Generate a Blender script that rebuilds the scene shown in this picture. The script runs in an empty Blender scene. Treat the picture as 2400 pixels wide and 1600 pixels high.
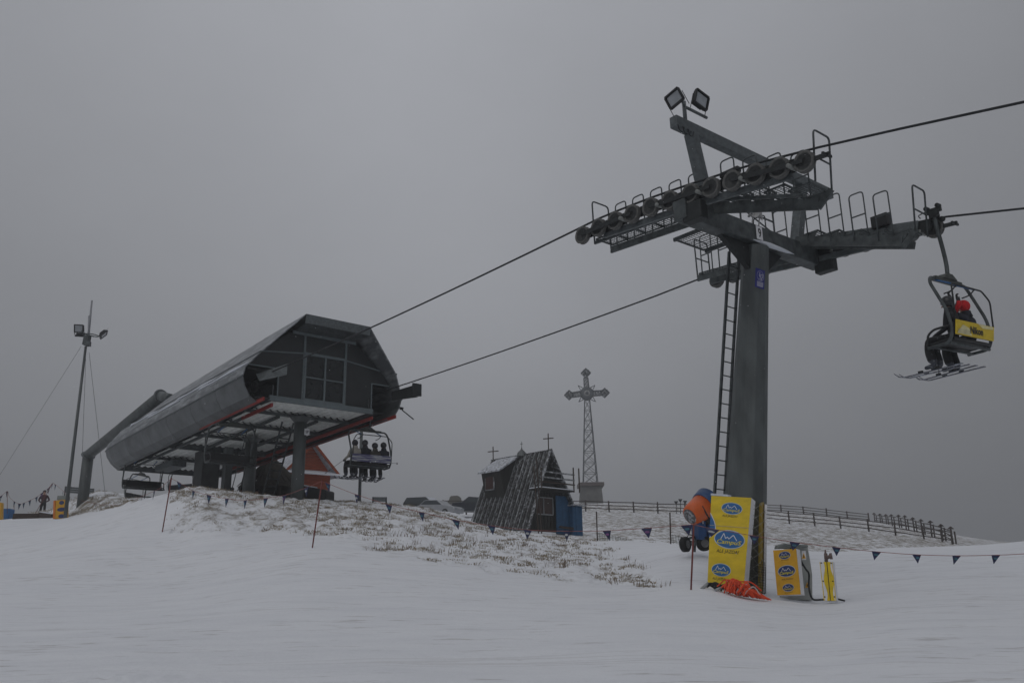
import bpy, math, random
import numpy as np
from mathutils import Vector, Matrix
random.seed(7); rng = np.random.RandomState(7)
S = bpy.context.scene
C = S.collection
V = Vector
R_ = math.radians

# ------------------------------------------------------------------ camera
FPX = 2100.0; TH = R_(16.25); RO = R_(0.95)
FW = V((0, math.cos(TH), math.sin(TH)))
_r0 = V((1, 0, 0)); _u0 = V((0, -math.sin(TH), math.cos(TH)))
RT = _r0*math.cos(RO) - _u0*math.sin(RO)
UP = _u0*math.cos(RO) + _r0*math.sin(RO)
cam = bpy.data.cameras.new('camera'); camo = bpy.data.objects.new('camera', cam); C.objects.link(camo)
m = Matrix.Identity(4)
for i in range(3):
    m[i][0] = RT[i]; m[i][1] = UP[i]; m[i][2] = -FW[i]
camo.matrix_world = m
cam.sensor_width = 36; cam.lens = FPX/2400*36; cam.clip_start = .1; cam.clip_end = 3000
S.camera = camo

# ------------------------------------------------------------------ world, sun, exposure
EXPOSURE = -0.75
SUN_EL = 42; SUN_AZ = -150        # azimuth from +Y, clockwise; a weak sun far behind the cloud
w = bpy.data.worlds.new('World'); S.world = w; w.use_nodes = True
nt = w.node_tree; nt.nodes.clear(); N = nt.nodes.new; LK = nt.links.new
out = N('ShaderNodeOutputWorld'); bg = N('ShaderNodeBackground'); LK(bg.outputs[0], out.inputs[0])
sky = N('ShaderNodeTexSky'); sky.sky_type = 'NISHITA'; sky.sun_disc = False
sky.sun_elevation = R_(SUN_EL); sky.sun_rotation = R_(SUN_AZ); sky.dust_density = 6; sky.air_density = 1.5
hsv = N('ShaderNodeHueSaturation'); hsv.inputs['Saturation'].default_value = .25
LK(sky.outputs[0], hsv.inputs['Color'])
tc = N('ShaderNodeTexCoord')
mp = N('ShaderNodeMapping'); mp.inputs['Scale'].default_value = (1, 1, 1.6); LK(tc.outputs['Generated'], mp.inputs[0])
ns = N('ShaderNodeTexNoise'); ns.inputs['Scale'].default_value = 1.6; ns.inputs['Detail'].default_value = 5; ns.inputs['Roughness'].default_value = .55
LK(mp.outputs[0], ns.inputs['Vector'])
cr = N('ShaderNodeMapRange'); cr.inputs[1].default_value = .3; cr.inputs[2].default_value = .7; cr.inputs[3].default_value = .92; cr.inputs[4].default_value = 1.06
LK(ns.outputs[0], cr.inputs[0])
# overcast deck: brighter towards the zenith, heavier cloud low down and to the right
sx = N('ShaderNodeSeparateXYZ'); LK(tc.outputs['Generated'], sx.inputs[0])
gz_ = N('ShaderNodeMapRange'); gz_.inputs[1].default_value = 0; gz_.inputs[2].default_value = 1; gz_.inputs[3].default_value = .63; gz_.inputs[4].default_value = 1.36
LK(sx.outputs['Z'], gz_.inputs[0])
rx = N('ShaderNodeValToRGB'); rx.color_ramp.interpolation = 'B_SPLINE'
rxs = N('ShaderNodeMapRange'); rxs.inputs[1].default_value = -1; rxs.inputs[2].default_value = 1; LK(sx.outputs['X'], rxs.inputs[0]); LK(rxs.outputs[0], rx.inputs[0])
rx.color_ramp.elements[0].position = .2; rx.color_ramp.elements[0].color = (.74,)*3+(1,)
rx.color_ramp.elements[1].position = .80; rx.color_ramp.elements[1].color = (.50,)*3+(1,)
for p_, v_ in ((.40, 1.0), (.54, 1.0)):
    e_ = rx.color_ramp.elements.new(p_); e_.color = (v_,)*3+(1,)
gr = N('ShaderNodeMath'); gr.operation = 'MULTIPLY'; LK(gz_.outputs[0], gr.inputs[0]); LK(rx.outputs[0], gr.inputs[1])
mu = N('ShaderNodeMath'); mu.operation = 'MULTIPLY'; LK(cr.outputs[0], mu.inputs[0]); LK(gr.outputs[0], mu.inputs[1])
cl = N('ShaderNodeVectorMath'); cl.operation = 'SCALE'; cl.inputs[0].default_value = (6.55, 6.75, 7.3); LK(mu.outputs[0], cl.inputs['Scale'])
mx = N('ShaderNodeMix'); mx.data_type = 'RGBA'; mx.inputs[0].default_value = .93
LK(hsv.outputs[0], mx.inputs[6]); LK(cl.outputs[0], mx.inputs[7])
LK(mx.outputs[2], bg.inputs[0]); bg.inputs[1].default_value = .1
sl = bpy.data.lights.new('sun', 'SUN'); sl.energy = .5; sl.angle = R_(40); sl.color = (1, .97, .93)
so = bpy.data.objects.new('sun', sl); C.objects.link(so)
sd = V((math.sin(R_(SUN_AZ))*math.cos(R_(SUN_EL)), math.cos(R_(SUN_AZ))*math.cos(R_(SUN_EL)), math.sin(R_(SUN_EL))))
so.rotation_euler = sd.to_track_quat('Z', 'Y').to_euler()
S.view_settings.view_transform = 'Standard'; S.view_settings.look = 'None'; S.view_settings.gamma = 1
S.view_settings.exposure = EXPOSURE; S.view_settings.use_curve_mapping = False

# ------------------------------------------------------------------ measuring helpers
def P(px, py, Y):
    d = FW + RT*((px-1200)/FPX) + UP*((800-py)/FPX)
    return d*(Y/d.y)
def PZ(px, Y, z):
    p = P(px, 1412, Y); return V((p.x, Y, z))
AZ = R_(-40)
U = V((math.sin(AZ), math.cos(AZ), 0)); W = V((math.cos(AZ), -math.sin(AZ), 0)); Zv = V((0, 0, 1))
_a = P(1886, 380, 15.0); A0 = V((_a.x, _a.y, 0))
def loc(u, s, z): return A0 + U*u + W*s + Zv*z
def onS(px, py, s):
    d = FW + RT*((px-1200)/FPX) + UP*((800-py)/FPX)
    return d*((A0.dot(W)+s)/d.dot(W))

# ------------------------------------------------------------------ materials
MATS = {}
def mat(name, col, rough=.6, metal=0, var=.15, scale=6, bump=.0, col2=None, stretch=(1, 1, 1), detail=5, coord='Object', thr=None, spec=.5):
    if name in MATS: return MATS[name]
    m = bpy.data.materials.new(name); m.use_nodes = True; MATS[name] = m
    t = m.node_tree; b = t.nodes['Principled BSDF']; n = t.nodes.new; l = t.links.new
    b.inputs['Roughness'].default_value = rough; b.inputs['Metallic'].default_value = metal
    b.inputs['Specular IOR Level'].default_value = spec
    tc = n('ShaderNodeTexCoord'); mp = n('ShaderNodeMapping'); mp.inputs['Scale'].default_value = stretch
    l(tc.outputs[coord], mp.inputs[0])
    nz = n('ShaderNodeTexNoise'); nz.inputs['Scale'].default_value = scale; nz.inputs['Detail'].default_value = detail; nz.inputs['Roughness'].default_value = .6
    l(mp.outputs[0], nz.inputs['Vector'])
    rp = n('ShaderNodeValToRGB')
    a, z = (.3, .7) if thr is None else thr
    rp.color_ramp.elements[0].position = a; rp.color_ramp.elements[1].position = z
    c1 = tuple(max(0, c*(1-var)) for c in col); c2 = tuple(c*(1+var) for c in col) if col2 is None else col2
    if col2 is not None: c1 = col
    rp.color_ramp.elements[0].color = (*c1, 1); rp.color_ramp.elements[1].color = (*c2, 1)
    l(nz.outputs[0], rp.inputs[0]); l(rp.outputs[0], b.inputs['Base Color'])
    if bump:
        bp = n('ShaderNodeBump'); bp.inputs['Strength'].default_value = bump; bp.inputs['Distance'].default_value = .02
        l(nz.outputs[0], bp.inputs['Height']); l(bp.outputs[0], b.inputs['Normal'])
    return m
GALV = mat('galvanised_steel', (.115, .13, .135), .55, .35, .3, 9, .1)
GALD = mat('weathered_galvanised_steel', (.07, .08, .082), .6, .3, .5, 5, .15)
COLM = mat('column_steel', (.098, .11, .11), .55, .3, .36, 2.6, .12, stretch=(1, 1, .3), detail=8)
DARKM = mat('dark_steel', (.024, .027, .028), .6, .3, .3, 12, .05)
BLK = mat('black_plastic', (.012, .013, .014), .5, 0, .3, 9)
RUB = mat('sheave_rubber', (.1, .1, .095), .8, 0, .3, 18)
WHL = mat('sheave_steel', (.03, .032, .032), .6, .2, .4, 20)
WIRE = mat('wire_rope', (.02, .022, .025), .6, .4, .3, 60)
GLASSD = mat('lamp_glass', (.3, .32, .34), .15, 0, .2, 3)
ROOFM = mat('roof_sheet_metal', (.15, .16, .17), .42, .3, .2, 2.2, .05, col2=(.38, .40, .42), stretch=(.6, .6, 2.5), thr=(.45, .7))
SHELL = mat('curved_side_panel', (.12, .13, .135), .5, .35, .32, 1.6, .06, detail=8)
GABLE = mat('gable_tinted_panel', (.024, .027, .028), .3, 0, .25, 3, 0)
GLZ = mat('tinted_window_glass', (.014, .017, .018), .12, 0, .3, 4)
FRAME = mat('grey_window_frame', (.15, .18, .19), .5, .2, .12, 6)
SOFF = mat('corrugated_soffit', (.78, .80, .78), .6, .1, .15, 3)
REDM = mat('red_guide_rail', (.24, .018, .013), .5, 0, .3, 5)
SNOW_T = mat('settled_snow', (.62, .65, .70), .7, 0, .08, 6, .2)
SNOWYROOF = mat('snow_dusted_roof', (.16, .16, .17), .6, 0, .3, 7, .1, col2=(.62, .65, .7), thr=(.35, .6))
ORW = mat('orange_timber', (.31, .07, .028), .7, 0, .28, 5, .2, stretch=(.5, .5, 6))
BRW = mat('brown_timber', (.045, .03, .022), .8, 0, .35, 6, .2)
DKW = mat('dark_weathered_board', (.026, .026, .022), .85, 0, .4, 7, .25, stretch=(1, 1, .4))
RFB = mat('dark_roof_strip', (.045, .047, .045), .8, 0, .3, 6, .2, col2=(.42, .44, .46), stretch=(1, 1, 1), thr=(.5, .72))
RFS = mat('snow_caked_batten', (.13, .135, .14), .8, 0, .3, 4, .2, col2=(.46, .48, .5), thr=(.42, .66), detail=8)
FENW = mat('fence_timber', (.045, .032, .027), .85, 0, .4, 5, .2)
BLUEP = mat('blue_painted_board', (.014, .085, .19), .6, 0, .25, 4, .1)
YEL = mat('yellow_vinyl', (.70, .50, .006), .45, 0, .16, 2.6, .5, stretch=(1, 1, 2.2))
YELD = mat('deep_yellow_vinyl', (.62, .33, .012), .45, 0, .14, 5, .06)
BLUL = mat('logo_blue', (.012, .12, .33), .45, 0, .1, 5)
NAVY = mat('logo_navy', (.012, .035, .14), .45, 0, .1, 5)
WHT = mat('white_vinyl', (.72, .72, .74), .5, 0, .08, 6)
BLKT = mat('black_print', (.01, .01, .01), .5, 0, .1, 5)
LYEL = mat('yellow_print', (.75, .62, .03), .5, 0, .05, 5)
ORG = mat('orange_barrel_paint', (.72, .13, .02), .4, 0, .12, 5, 0)
BLUC = mat('blue_machine_paint', (.014, .062, .18), .4, 0, .15, 5)
ORN = mat('orange_netting', (.72, .075, .02), .6, 0, .2, 14)
CREAM = mat('cabinet_grey_paint', (.32, .33, .31), .5, 0, .15, 4, .05)
LIDM = mat('cabinet_lid_grey', (.2, .22, .21), .6, 0, .15, 4)
REDP = mat('red_plastic_pole', (.16, .03, .025), .5, 0, .15, 8)
STRG = mat('pennant_cord', (.28, .10, .09), .7, 0, .3, 30)
PENN = mat('pennant_navy', (.016, .022, .075), .5, 0, .2, 8)
PT = mat('pennant_teal_print', (.05, .15, .2), .5, 0, .3, 25)
PP = mat('pennant_pink_print', (.2, .08, .22), .5, 0, .3, 25)
PW = mat('pennant_white_print', (.4, .42, .42), .5, 0, .3, 25)
PR_ = mat('pennant_red_print', (.35, .05, .06), .5, 0, .3, 25)
CONC = mat('concrete', (.2, .2, .19), .85, 0, .2, 3, .15)
STON = mat('grey_stone', (.13, .125, .11), .9, 0, .3, 2, .2)
CROSSM = mat('cross_steel', (.10, .11, .12), .6, .3, .2, 3)
CSIL = mat('silver_car_paint', (.34, .35, .37), .35, .4, .08, 3)
CDK = mat('dark_green_car_paint', (.022, .03, .03), .35, .2, .15, 3)
CBLU = mat('dark_blue_car_paint', (.015, .02, .03), .35, .2, .15, 3)
CGL = mat('car_glass', (.03, .04, .045), .1, 0, .1, 3)
TYRE = mat('tyre_rubber', (.012, .012, .012), .85, 0, .2, 20)
RIM = mat('wheel_rim', (.25, .26, .27), .4, .6, .1, 10)
JB = mat('black_jacket', (.012, .013, .016), .85, 0, .4, 8, .3)
JW = mat('cream_jacket', (.34, .32, .28), .85, 0, .15, 8, .3)
JO = mat('olive_jacket', (.05, .045, .035), .85, 0, .3, 8, .3)
JN = mat('navy_jacket', (.018, .02, .03), .85, 0, .4, 8, .3)
JM = mat('maroon_jacket', (.05, .015, .022), .85, 0, .3, 8, .3)
JR = mat('red_jacket', (.25, .02, .02), .85, 0, .3, 8, .3)
TRO = mat('black_trousers', (.012, .013, .014), .85, 0, .5, 8, .3)
TROS = mat('snow_flecked_trousers', (.014, .015, .017), .85, 0, .2, 16, .3, col2=(.16, .17, .18), thr=(.58, .72))
SKIN = mat('skin', (.42, .24, .17), .6, 0, .08, 8)
BOOT = mat('ski_boot', (.04, .045, .06), .4, 0, .4, 12, 0, col2=(.3, .32, .34), thr=(.55, .7))
REDK = mat('red_knit', (.55, .015, .02), .9, 0, .2, 30, .3)
HELM = mat('helmet_shell', (.02, .021, .024), .35, 0, .2, 8)
SKIM = mat('ski_topsheet', (.06, .065, .09), .35, 0, .2, 7, 0, col2=(.3, .33, .4), thr=(.5, .68))
BLUT = mat('blue_tube', (.02, .1, .26), .45, 0, .1, 8)
SIGNB = mat('blue_sign', (.018, .022, .20), .4, 0, .1, 6)
SIGNW = mat('pale_sign_print', (.38, .38, .48), .5, 0, .1, 6)
PANW = mat('advert_panel_print', (.05, .045, .14), .5, 0, .3, 3, 0, col2=(.42, .44, .44), stretch=(.5, 1, 9), thr=(.46, .58))
GRS = mat('dead_grass', (.30, .25, .18), .9, 0, .35, 3)
GRS2 = mat('dry_stalks', (.20, .155, .12), .9, 0, .3, 3)

# snow and turf ground: colour only by what covers it
def ground_mat():
    m = bpy.data.materials.new('snow_and_turf'); m.use_nodes = True; t = m.node_tree
    b = t.nodes['Principled BSDF']; n = t.nodes.new; l = t.links.new
    at = n('ShaderNodeAttribute'); at.attribute_name = 'grass'
    tc = n('ShaderNodeTexCoord')
    def noise(sc, det, st=(1, 1, 1), rot=0):
        mp = n('ShaderNodeMapping'); mp.inputs['Scale'].default_value = st; mp.inputs['Rotation'].default_value[2] = rot
        l(tc.outputs['Object'], mp.inputs[0]); z = n('ShaderNodeTexNoise'); z.inputs['Scale'].default_value = sc; z.inputs['Detail'].default_value = det
        z.inputs['Roughness'].default_value = .65
        l(mp.outputs[0], z.inputs['Vector']); return z.outputs[0]
    n1 = noise(2.1, 9, (1.0, .55, 1), R_(38)); n2 = noise(11, 7); n3 = noise(.35, 4)
    # grass cover = attribute, eaten by noise
    a = n('ShaderNodeMath'); a.operation = 'MULTIPLY_ADD'; l(n1, a.inputs[0]); a.inputs[1].default_value = 1.5; l(at.outputs['Fac'], a.inputs[2])
    a2 = n('ShaderNodeMath'); a2.operation = 'MULTIPLY_ADD'; l(n2, a2.inputs[0]); a2.inputs[1].default_value = .9; l(a.outputs[0], a2.inputs[2])
    a3 = n('ShaderNodeMapRange'); a3.interpolation_type = 'SMOOTHSTEP'; l(a2.outputs[0], a3.inputs[0]); a3.inputs[1].default_value = 1.70; a3.inputs[2].default_value = 2.12
    gate = n('ShaderNodeMapRange'); l(at.outputs['Fac'], gate.inputs[0]); gate.inputs[1].default_value = .02; gate.inputs[2].default_value = .22
    mulg = n('ShaderNodeMath'); mulg.operation = 'MULTIPLY'; l(a3.outputs[0], mulg.inputs[0]); l(gate.outputs[0], mulg.inputs[1])
    cr = n('ShaderNodeValToRGB'); l(n2, cr.inputs[0]); cr.color_ramp.elements[0].position = .3; cr.color_ramp.elements[1].position = .72
    cr.color_ramp.elements[0].color = (.10, .085, .065, 1); cr.color_ramp.elements[1].color = (.30, .255, .19, 1)
    # snow, faintly dirty in long wind streaks
    n4 = noise(1.3, 8, (.5, 1.6, 1), R_(12))
    sr = n('ShaderNodeValToRGB'); l(n4, sr.inputs[0]); sr.color_ramp.elements[0].position = .32; sr.color_ramp.elements[1].position = .6
    sr.color_ramp.elements[0].color = (.77, .785, .82, 1); sr.color_ramp.elements[1].color = (.83, .845, .875, 1)
    # scattered specks of turf and thin scuffed streaks showing through
    n5 = noise(3.4, 9, (.45, 2.2, 1), R_(14)); n7 = noise(.3, 3)
    sa_ = n('ShaderNodeMath'); sa_.operation = 'MULTIPLY_ADD'; l(n7, sa_.inputs[0]); sa_.inputs[1].default_value = .35; l(n5, sa_.inputs[2])
    sp = n('ShaderNodeMapRange'); l(sa_.outputs[0], sp.inputs[0]); sp.inputs[1].default_value = .765; sp.inputs[2].default_value = .87; sp.inputs[4].default_value = .4
    n6 = noise(.55, 2.5, (.10, 1.1, 1), R_(10)); sb_ = n('ShaderNodeMath'); sb_.operation = 'SUBTRACT'; l(n6, sb_.inputs[0]); sb_.inputs[1].default_value = .5
    sc_ = n('ShaderNodeMath'); sc_.operation = 'ABSOLUTE'; l(sb_.outputs[0], sc_.inputs[0])
    sd_ = n('ShaderNodeMapRange'); l(sc_.outputs[0], sd_.inputs[0]); sd_.inputs[1].default_value = 0; sd_.inputs[2].default_value = .006; sd_.inputs[3].default_value = .34; sd_.inputs[4].default_value = 0
    se_ = n('ShaderNodeMath'); se_.operation = 'MULTIPLY'; l(sd_.outputs[0], se_.inputs[0]); l(n2, se_.inputs[1])
    sf_ = n('ShaderNodeMath'); sf_.operation = 'MAXIMUM'; l(sp.outputs[0], sf_.inputs[0]); l(se_.outputs[0], sf_.inputs[1])
    mxs = n('ShaderNodeMix'); mxs.data_type = 'RGBA'; l(sf_.outputs[0], mxs.inputs[0]); l(sr.outputs[0], mxs.inputs[6]); mxs.inputs[7].default_value = (.24, .21, .18, 1)
    mx = n('ShaderNodeMix'); mx.data_type = 'RGBA'; l(mulg.outputs[0], mx.inputs[0]); l(mxs.outputs[2], mx.inputs[6]); l(cr.outputs[0], mx.inputs[7])
    l(mx.outputs[2], b.inputs['Base Color']); b.inputs['Roughness'].default_value = .75; b.inputs['Specular IOR Level'].default_value = .25
    n8 = noise(6, 8, (.7, 1.3, 1)); ad = n('ShaderNodeMath'); ad.operation = 'ADD'; l(n8, ad.inputs[0]); l(n2, ad.inputs[1])
    bp = n('ShaderNodeBump'); bp.inputs['Strength'].default_value = .45; bp.inputs['Distance'].default_value = .04; l(ad.outputs[0], bp.inputs['Height']); l(bp.outputs[0], b.inputs['Normal'])
    return m
GROUND = ground_mat()

# ------------------------------------------------------------------ mesh builder
class MB:
    def __init__(s): s.v = []; s.f = []; s.mi = []; s.cur = 0; s.sm = []
    def add(s, vs, fs, smooth=False):
        o = len(s.v); s.v += [tuple(p) for p in vs]
        for f in fs: s.f.append(tuple(i+o for i in f)); s.mi.append(s.cur); s.sm.append(smooth)
        return s
    def obox(s, c, ax, ay, az):          # centre and three half-axes
        c, ax, ay, az = map(V, (c, ax, ay, az))
        vs = [c+ax*i+ay*j+az*k for k in (-1, 1) for j in (-1, 1) for i in (-1, 1)]
        fs = [(0, 2, 3, 1), (4, 5, 7, 6), (0, 1, 5, 4), (2, 6, 7, 3), (0, 4, 6, 2), (1, 3, 7, 5)]
        if ax.cross(ay).dot(az) < 0: fs = [f[::-1] for f in fs]
        return s.add(vs, fs)
    def beam(s, a, b, w, h, up=Zv):      # rectangular bar from a to b
        a, b = V(a), V(b); d = (b-a); L = d.length; d /= L
        x = d.cross(up)
        if x.length < 1e-4: x = d.cross(V((1, 0, 0)))
        x.normalize(); y = x.cross(d)
        return s.obox((a+b)/2, x*w/2, d*L/2, y*h/2)
    def tube(s, pts, r, n=8, cap=True):
        pts = [V(p) for p in pts]; rs = r if isinstance(r, (list, tuple)) else [r]*len(pts)
        vs = []; prev = None
        for i, p in enumerate(pts):
            if i == 0: t = pts[1]-p
            elif i == len(pts)-1: t = p-pts[i-1]
            else: t = (pts[i+1]-p).normalized()+(p-pts[i-1]).normalized()
            t.normalize()
            if prev is None:
                x = t.cross(Zv)
                if x.length < .05: x = t.cross(V((1, 0, 0)))
            else: x = prev - t*prev.dot(t)
            x.normalize(); prev = x; y = t.cross(x)
            for k in range(n):
                a = 2*math.pi*k/n; vs.append(p+(x*math.cos(a)+y*math.sin(a))*rs[i])
        fs = []
        for i in range(len(pts)-1):
            for k in range(n): fs.append((i*n+k, i*n+(k+1) % n, (i+1)*n+(k+1) % n, (i+1)*n+k))
        s.add(vs, fs, n > 5)
        if cap:
            o = len(s.v)-len(vs)
            s.f.append(tuple(o+k for k in range(n))[::-1]); s.mi.append(s.cur); s.sm.append(False)
            s.f.append(tuple(o+(len(pts)-1)*n+k for k in range(n))); s.mi.append(s.cur); s.sm.append(False)
        return s
    def lathe(s, c, axis, prof, n=24, flip=False):   # prof: (along, radius)
        c = V(c); a = V(axis).normalized(); x = a.cross(Zv)
        if x.length < .05: x = a.cross(V((1, 0, 0)))
        x.normalize(); y = a.cross(x); vs = []
        for (h, r) in prof:
            for k in range(n):
                t = 2*math.pi*k/n; vs.append(c+a*h+(x*math.cos(t)+y*math.sin(t))*r)
        fs = []
        for i in range(len(prof)-1):
            for k in range(n): fs.append((i*n+k, i*n+(k+1) % n, (i+1)*n+(k+1) % n, (i+1)*n+k))
        return s.add(vs, fs, True)
    def prism(s, pts, d):                # polygon pts extruded along d
        pts = [V(p) for p in pts]; d = V(d); n = len(pts)
        vs = pts+[p+d for p in pts]
        fs = [tuple(range(n))[::-1], tuple(range(n, 2*n))]+[(i, (i+1) % n, n+(i+1) % n, n+i) for i in range(n)]
        return s.add(vs, fs)
    def quad(s, a, b, c, d): return s.add([a, b, c, d], [(0, 1, 2, 3)])
    def build(s, name, mats, parent=None, bevel=0):
        me = bpy.data.meshes.new(name)
        o = V(parent.location) if parent is not None and not parent.get('_local') else V((0, 0, 0))
        if parent is not None and parent.parent is not None and not parent.get('_local'):
            o = V(parent.matrix_basis.translation) + V(parent.parent.location)
        me.from_pydata([tuple(V(p)-o) for p in s.v], [], s.f)
        if not isinstance(mats, (list, tuple)): mats = [mats]
        for q in mats: me.materials.append(q)
        me.polygons.foreach_set('material_index', s.mi); me.polygons.foreach_set('use_smooth', s.sm)
        me.update()
        ob = bpy.data.objects.new(name, me); C.objects.link(ob)
        if parent is not None: ob.parent = parent
        if bevel:
            bm_ = ob.modifiers.new('bevel', 'BEVEL'); bm_.width = bevel; bm_.segments = 2; bm_.limit_method = 'ANGLE'
        return ob
def thing(name, label, cat, at=(0, 0, 0), group=None):
    o = bpy.data.objects.new(name, None); C.objects.link(o); o.location = at; o.empty_display_size = .3
    o['label'] = label; o['category'] = cat
    if group: o['group'] = group
    return o
def tag(o, label, cat, group=None):
    o['label'] = label; o['category'] = cat
    if group: o['group'] = group
    return o
def copy_tree(o, parent=None):
    c = o.copy(); C.objects.link(c); c.parent = parent
    for ch in o.children: copy_tree(ch, c)
    return c
def arc(pts, k=5):                        # round a polyline with Catmull-Rom
    pts = [V(p) for p in pts]; P_ = [pts[0]*2-pts[1]]+pts+[pts[-1]*2-pts[-2]]; o = []
    for i in range(1, len(P_)-2):
        for j in range(k):
            t = j/k; a, b, c, d = P_[i-1], P_[i], P_[i+1], P_[i+2]
            o.append(.5*((2*b)+(c-a)*t+(2*a-5*b+4*c-d)*t*t+(3*b-a-3*c+d)*t**3))
    o.append(pts[-1]); return o
def rounded(pts, r, k=4):                 # polyline with rounded corners
    pts = [V(p) for p in pts]; o = [pts[0]]
    for i in range(1, len(pts)-1):
        a = (pts[i-1]-pts[i]); b = (pts[i+1]-pts[i]); rr = min(r, a.length*.45, b.length*.45)
        p0 = pts[i]+a.normalized()*rr; p1 = pts[i]+b.normalized()*rr
        for j in range(k+1):
            t = j/k; o.append(p0*(1-t)**2+pts[i]*2*t*(1-t)+p1*t*t)
    o.append(pts[-1]); return o
_txt = {}
def text_verts(txt, bold=0.0, shear=0.0):
    key = (txt, bold, shear)
    if key in _txt: return _txt[key]
    cu = bpy.data.curves.new('lettering', 'FONT'); cu.body = txt; cu.size = 1; cu.align_x = 'CENTER'; cu.align_y = 'CENTER'; cu.offset = bold; cu.shear = shear
    cu.resolution_u = 3
    ob = bpy.data.objects.new('lettering', cu); C.objects.link(ob)
    dg = bpy.context.evaluated_depsgraph_get(); me = bpy.data.meshes.new_from_object(ob.evaluated_get(dg))
    vs = np.array([v.co[:2] for v in me.vertices]); fs = [tuple(p.vertices) for p in me.polygons]
    bpy.data.objects.remove(ob); bpy.data.curves.remove(cu); bpy.data.meshes.remove(me)
    lo, hi = vs.min(0), vs.max(0); vs = (vs-(lo+hi)/2)/(hi-lo)      # unit box centred on 0
    _txt[key] = (vs, fs); return _txt[key]
class Face:                               # a flat panel given by four corners: u right, v up
    def __init__(s, tl, tr, bl, br):
        s.tl, s.tr, s.bl, s.br = map(V, (tl, tr, bl, br)); s.n = (s.br-s.bl).cross(s.tl-s.bl).normalized()
    def at(s, u, v, off=0): return (s.bl*(1-u)+s.br*u)*(1-v)+(s.tl*(1-u)+s.tr*u)*v+s.n*off
    def text(s, mb, txt, cu, cv, w, h, off, bold=0, shear=0, slant=0):
        vs, fs = text_verts(txt, bold, shear)
        mb.add([s.at(cu+x*w, cv+y*h+slant*x, off) for x, y in vs], fs)
    def ell(s, mb, cu, cv, w, h, off, n=32, slant=0):
        mb.add([s.at(cu+math.cos(t*2*math.pi/n)*w/2, cv+math.sin(t*2*math.pi/n)*h/2+slant*math.cos(t*2*math.pi/n)/2*w, off) for t in range(n)], [tuple(range(n))])
    def strip(s, mb, pts, wd, off):
        for (a, b), (c, d) in zip(pts[:-1], pts[1:]):
            p, q = s.at(a, b, off), s.at(c, d, off); e = (q-p).normalized().cross(s.n)*wd/2
            mb.quad(p-e, q-e, q+e, p+e)

# ------------------------------------------------------------------ terrain
CT = []
def ctl(px, py, Y): p = P(px, py, Y); r = math.hypot(p.x, p.y); CT.append((math.atan2(p.x, p.y), math.log(r), p.z/r))
def ctz(px, Y, z): p = PZ(px, Y, z); r = math.hypot(p.x, p.y); CT.append((math.atan2(p.x, p.y), math.log(r), z/r))
def plane_z(y): return -1.6+.1*y
for px in (-300, 300, 900, 1500, 2100, 2700):
    for Y in (6, 9, 12): ctz(px, Y, plane_z(Y))
for a in [(1760, 1385, 19.7), (1650, 1378, 17.6), (1900, 1411, 18), (1840, 1402, 18.2), (1619, 1380, 17.5), (1500, 1378, 18.3), (1300, 1352, 20), (1000, 1301, 22),
          (730, 1283, 22), (378, 1246, 27), (430, 1247, 26.5), (560, 1262, 25), (2100, 1390, 18), (2400, 1378, 18), (2700, 1370, 18), (2100, 1330, 24), (2400, 1315, 24),
          (0, 1218, 53), (100, 1213, 53), (160, 1210, 52), (225, 1200, 46), (274, 1191, 38), (327, 1174, 35), (363, 1163, 33), (399, 1156, 31.5), (425, 1150, 31),
          (153, 1213, 50), (100, 1215, 50), (30, 1217, 50), (200, 1206, 49), (480, 1144, 32), (540, 1149, 33), (620, 1157, 34), (700, 1165, 35), (770, 1172, 36), (830, 1172, 38), (900, 1176, 38), (980, 1189, 38), (1040, 1206, 38), (1100, 1221, 42),
          (480, 1200, 28), (600, 1215, 28), (750, 1225, 28), (900, 1240, 27), (1050, 1262, 27), (1200, 1290, 26), (1350, 1310, 25),
          (1100, 1224, 52), (1230, 1246, 48), (1345, 1254, 51), (1350, 1264, 40), (1500, 1267, 38), (1600, 1277, 33), (1625, 1293, 24), (1500, 1310, 26),
          (1790, 1277, 32), (2072, 1284, 33), (2235, 1280, 33), (2400, 1268, 33), (2550, 1262, 33), (2800, 1262, 33), (1700, 1284, 28), (0, 1300, 27), (-300, 1310, 27), (-300, 1225, 47),
          (1500, 1235, 58), (1800, 1260, 62), (2072, 1277, 62),
          (1000, 1203, 95), (1100, 1202, 95), (1373, 1197, 90), (1428, 1199, 90), (1606, 1205, 90), (1850, 1226, 86), (1971, 1238, 83), (2099, 1254, 80), (2232, 1274, 76),
          (1000, 1188, 110), (1200, 1186, 120), (1400, 1186, 140), (1600, 1192, 140), (1831, 1199, 130), (2037, 1221, 130), (2150, 1240, 110), (2300, 1268, 100), (2420, 1292, 100), (2700, 1300, 100),
          (160, 1187, 54), (195, 1173, 53), (247, 1163, 52), (300, 1165, 51), (340, 1169, 50), (90, 1205, 66), (0, 1218, 66), (-300, 1225, 66)]: ctl(*a)
for a in [(2000, 46, 1.3), (2300, 46, 1.2), (2600, 46, 1.0), (1750, 46, 1.9), (700, 46, 4.4), (850, 55, 4.6), (560, 42, 4.2), (450, 42, 4.3), (380, 44, 4.4), (360, 38, 4.0), (620, 40, 4.2), (1090, 52, 4.75), (1000, 54, 4.9), (1200, 70, 70*.088), (1350, 66, 66*.080),
          (700, 70, 5), (1050, 82, 82*.0902), (1000, 82, 82*.092), (1105, 86, 86*.091), (300, 75, 5.5), (0, 85, 5.5)]: ctz(*a)
for px in (-300, 300, 900, 1500, 2100, 2700): ctz(px, 220, 220*.045); ctz(px, 420, -6)
CT = np.array(CT)
def q_(a, l): return np.stack([a*4.0, l], -1)
def tps(d2): return .5*d2*np.log(d2+1e-12)
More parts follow.
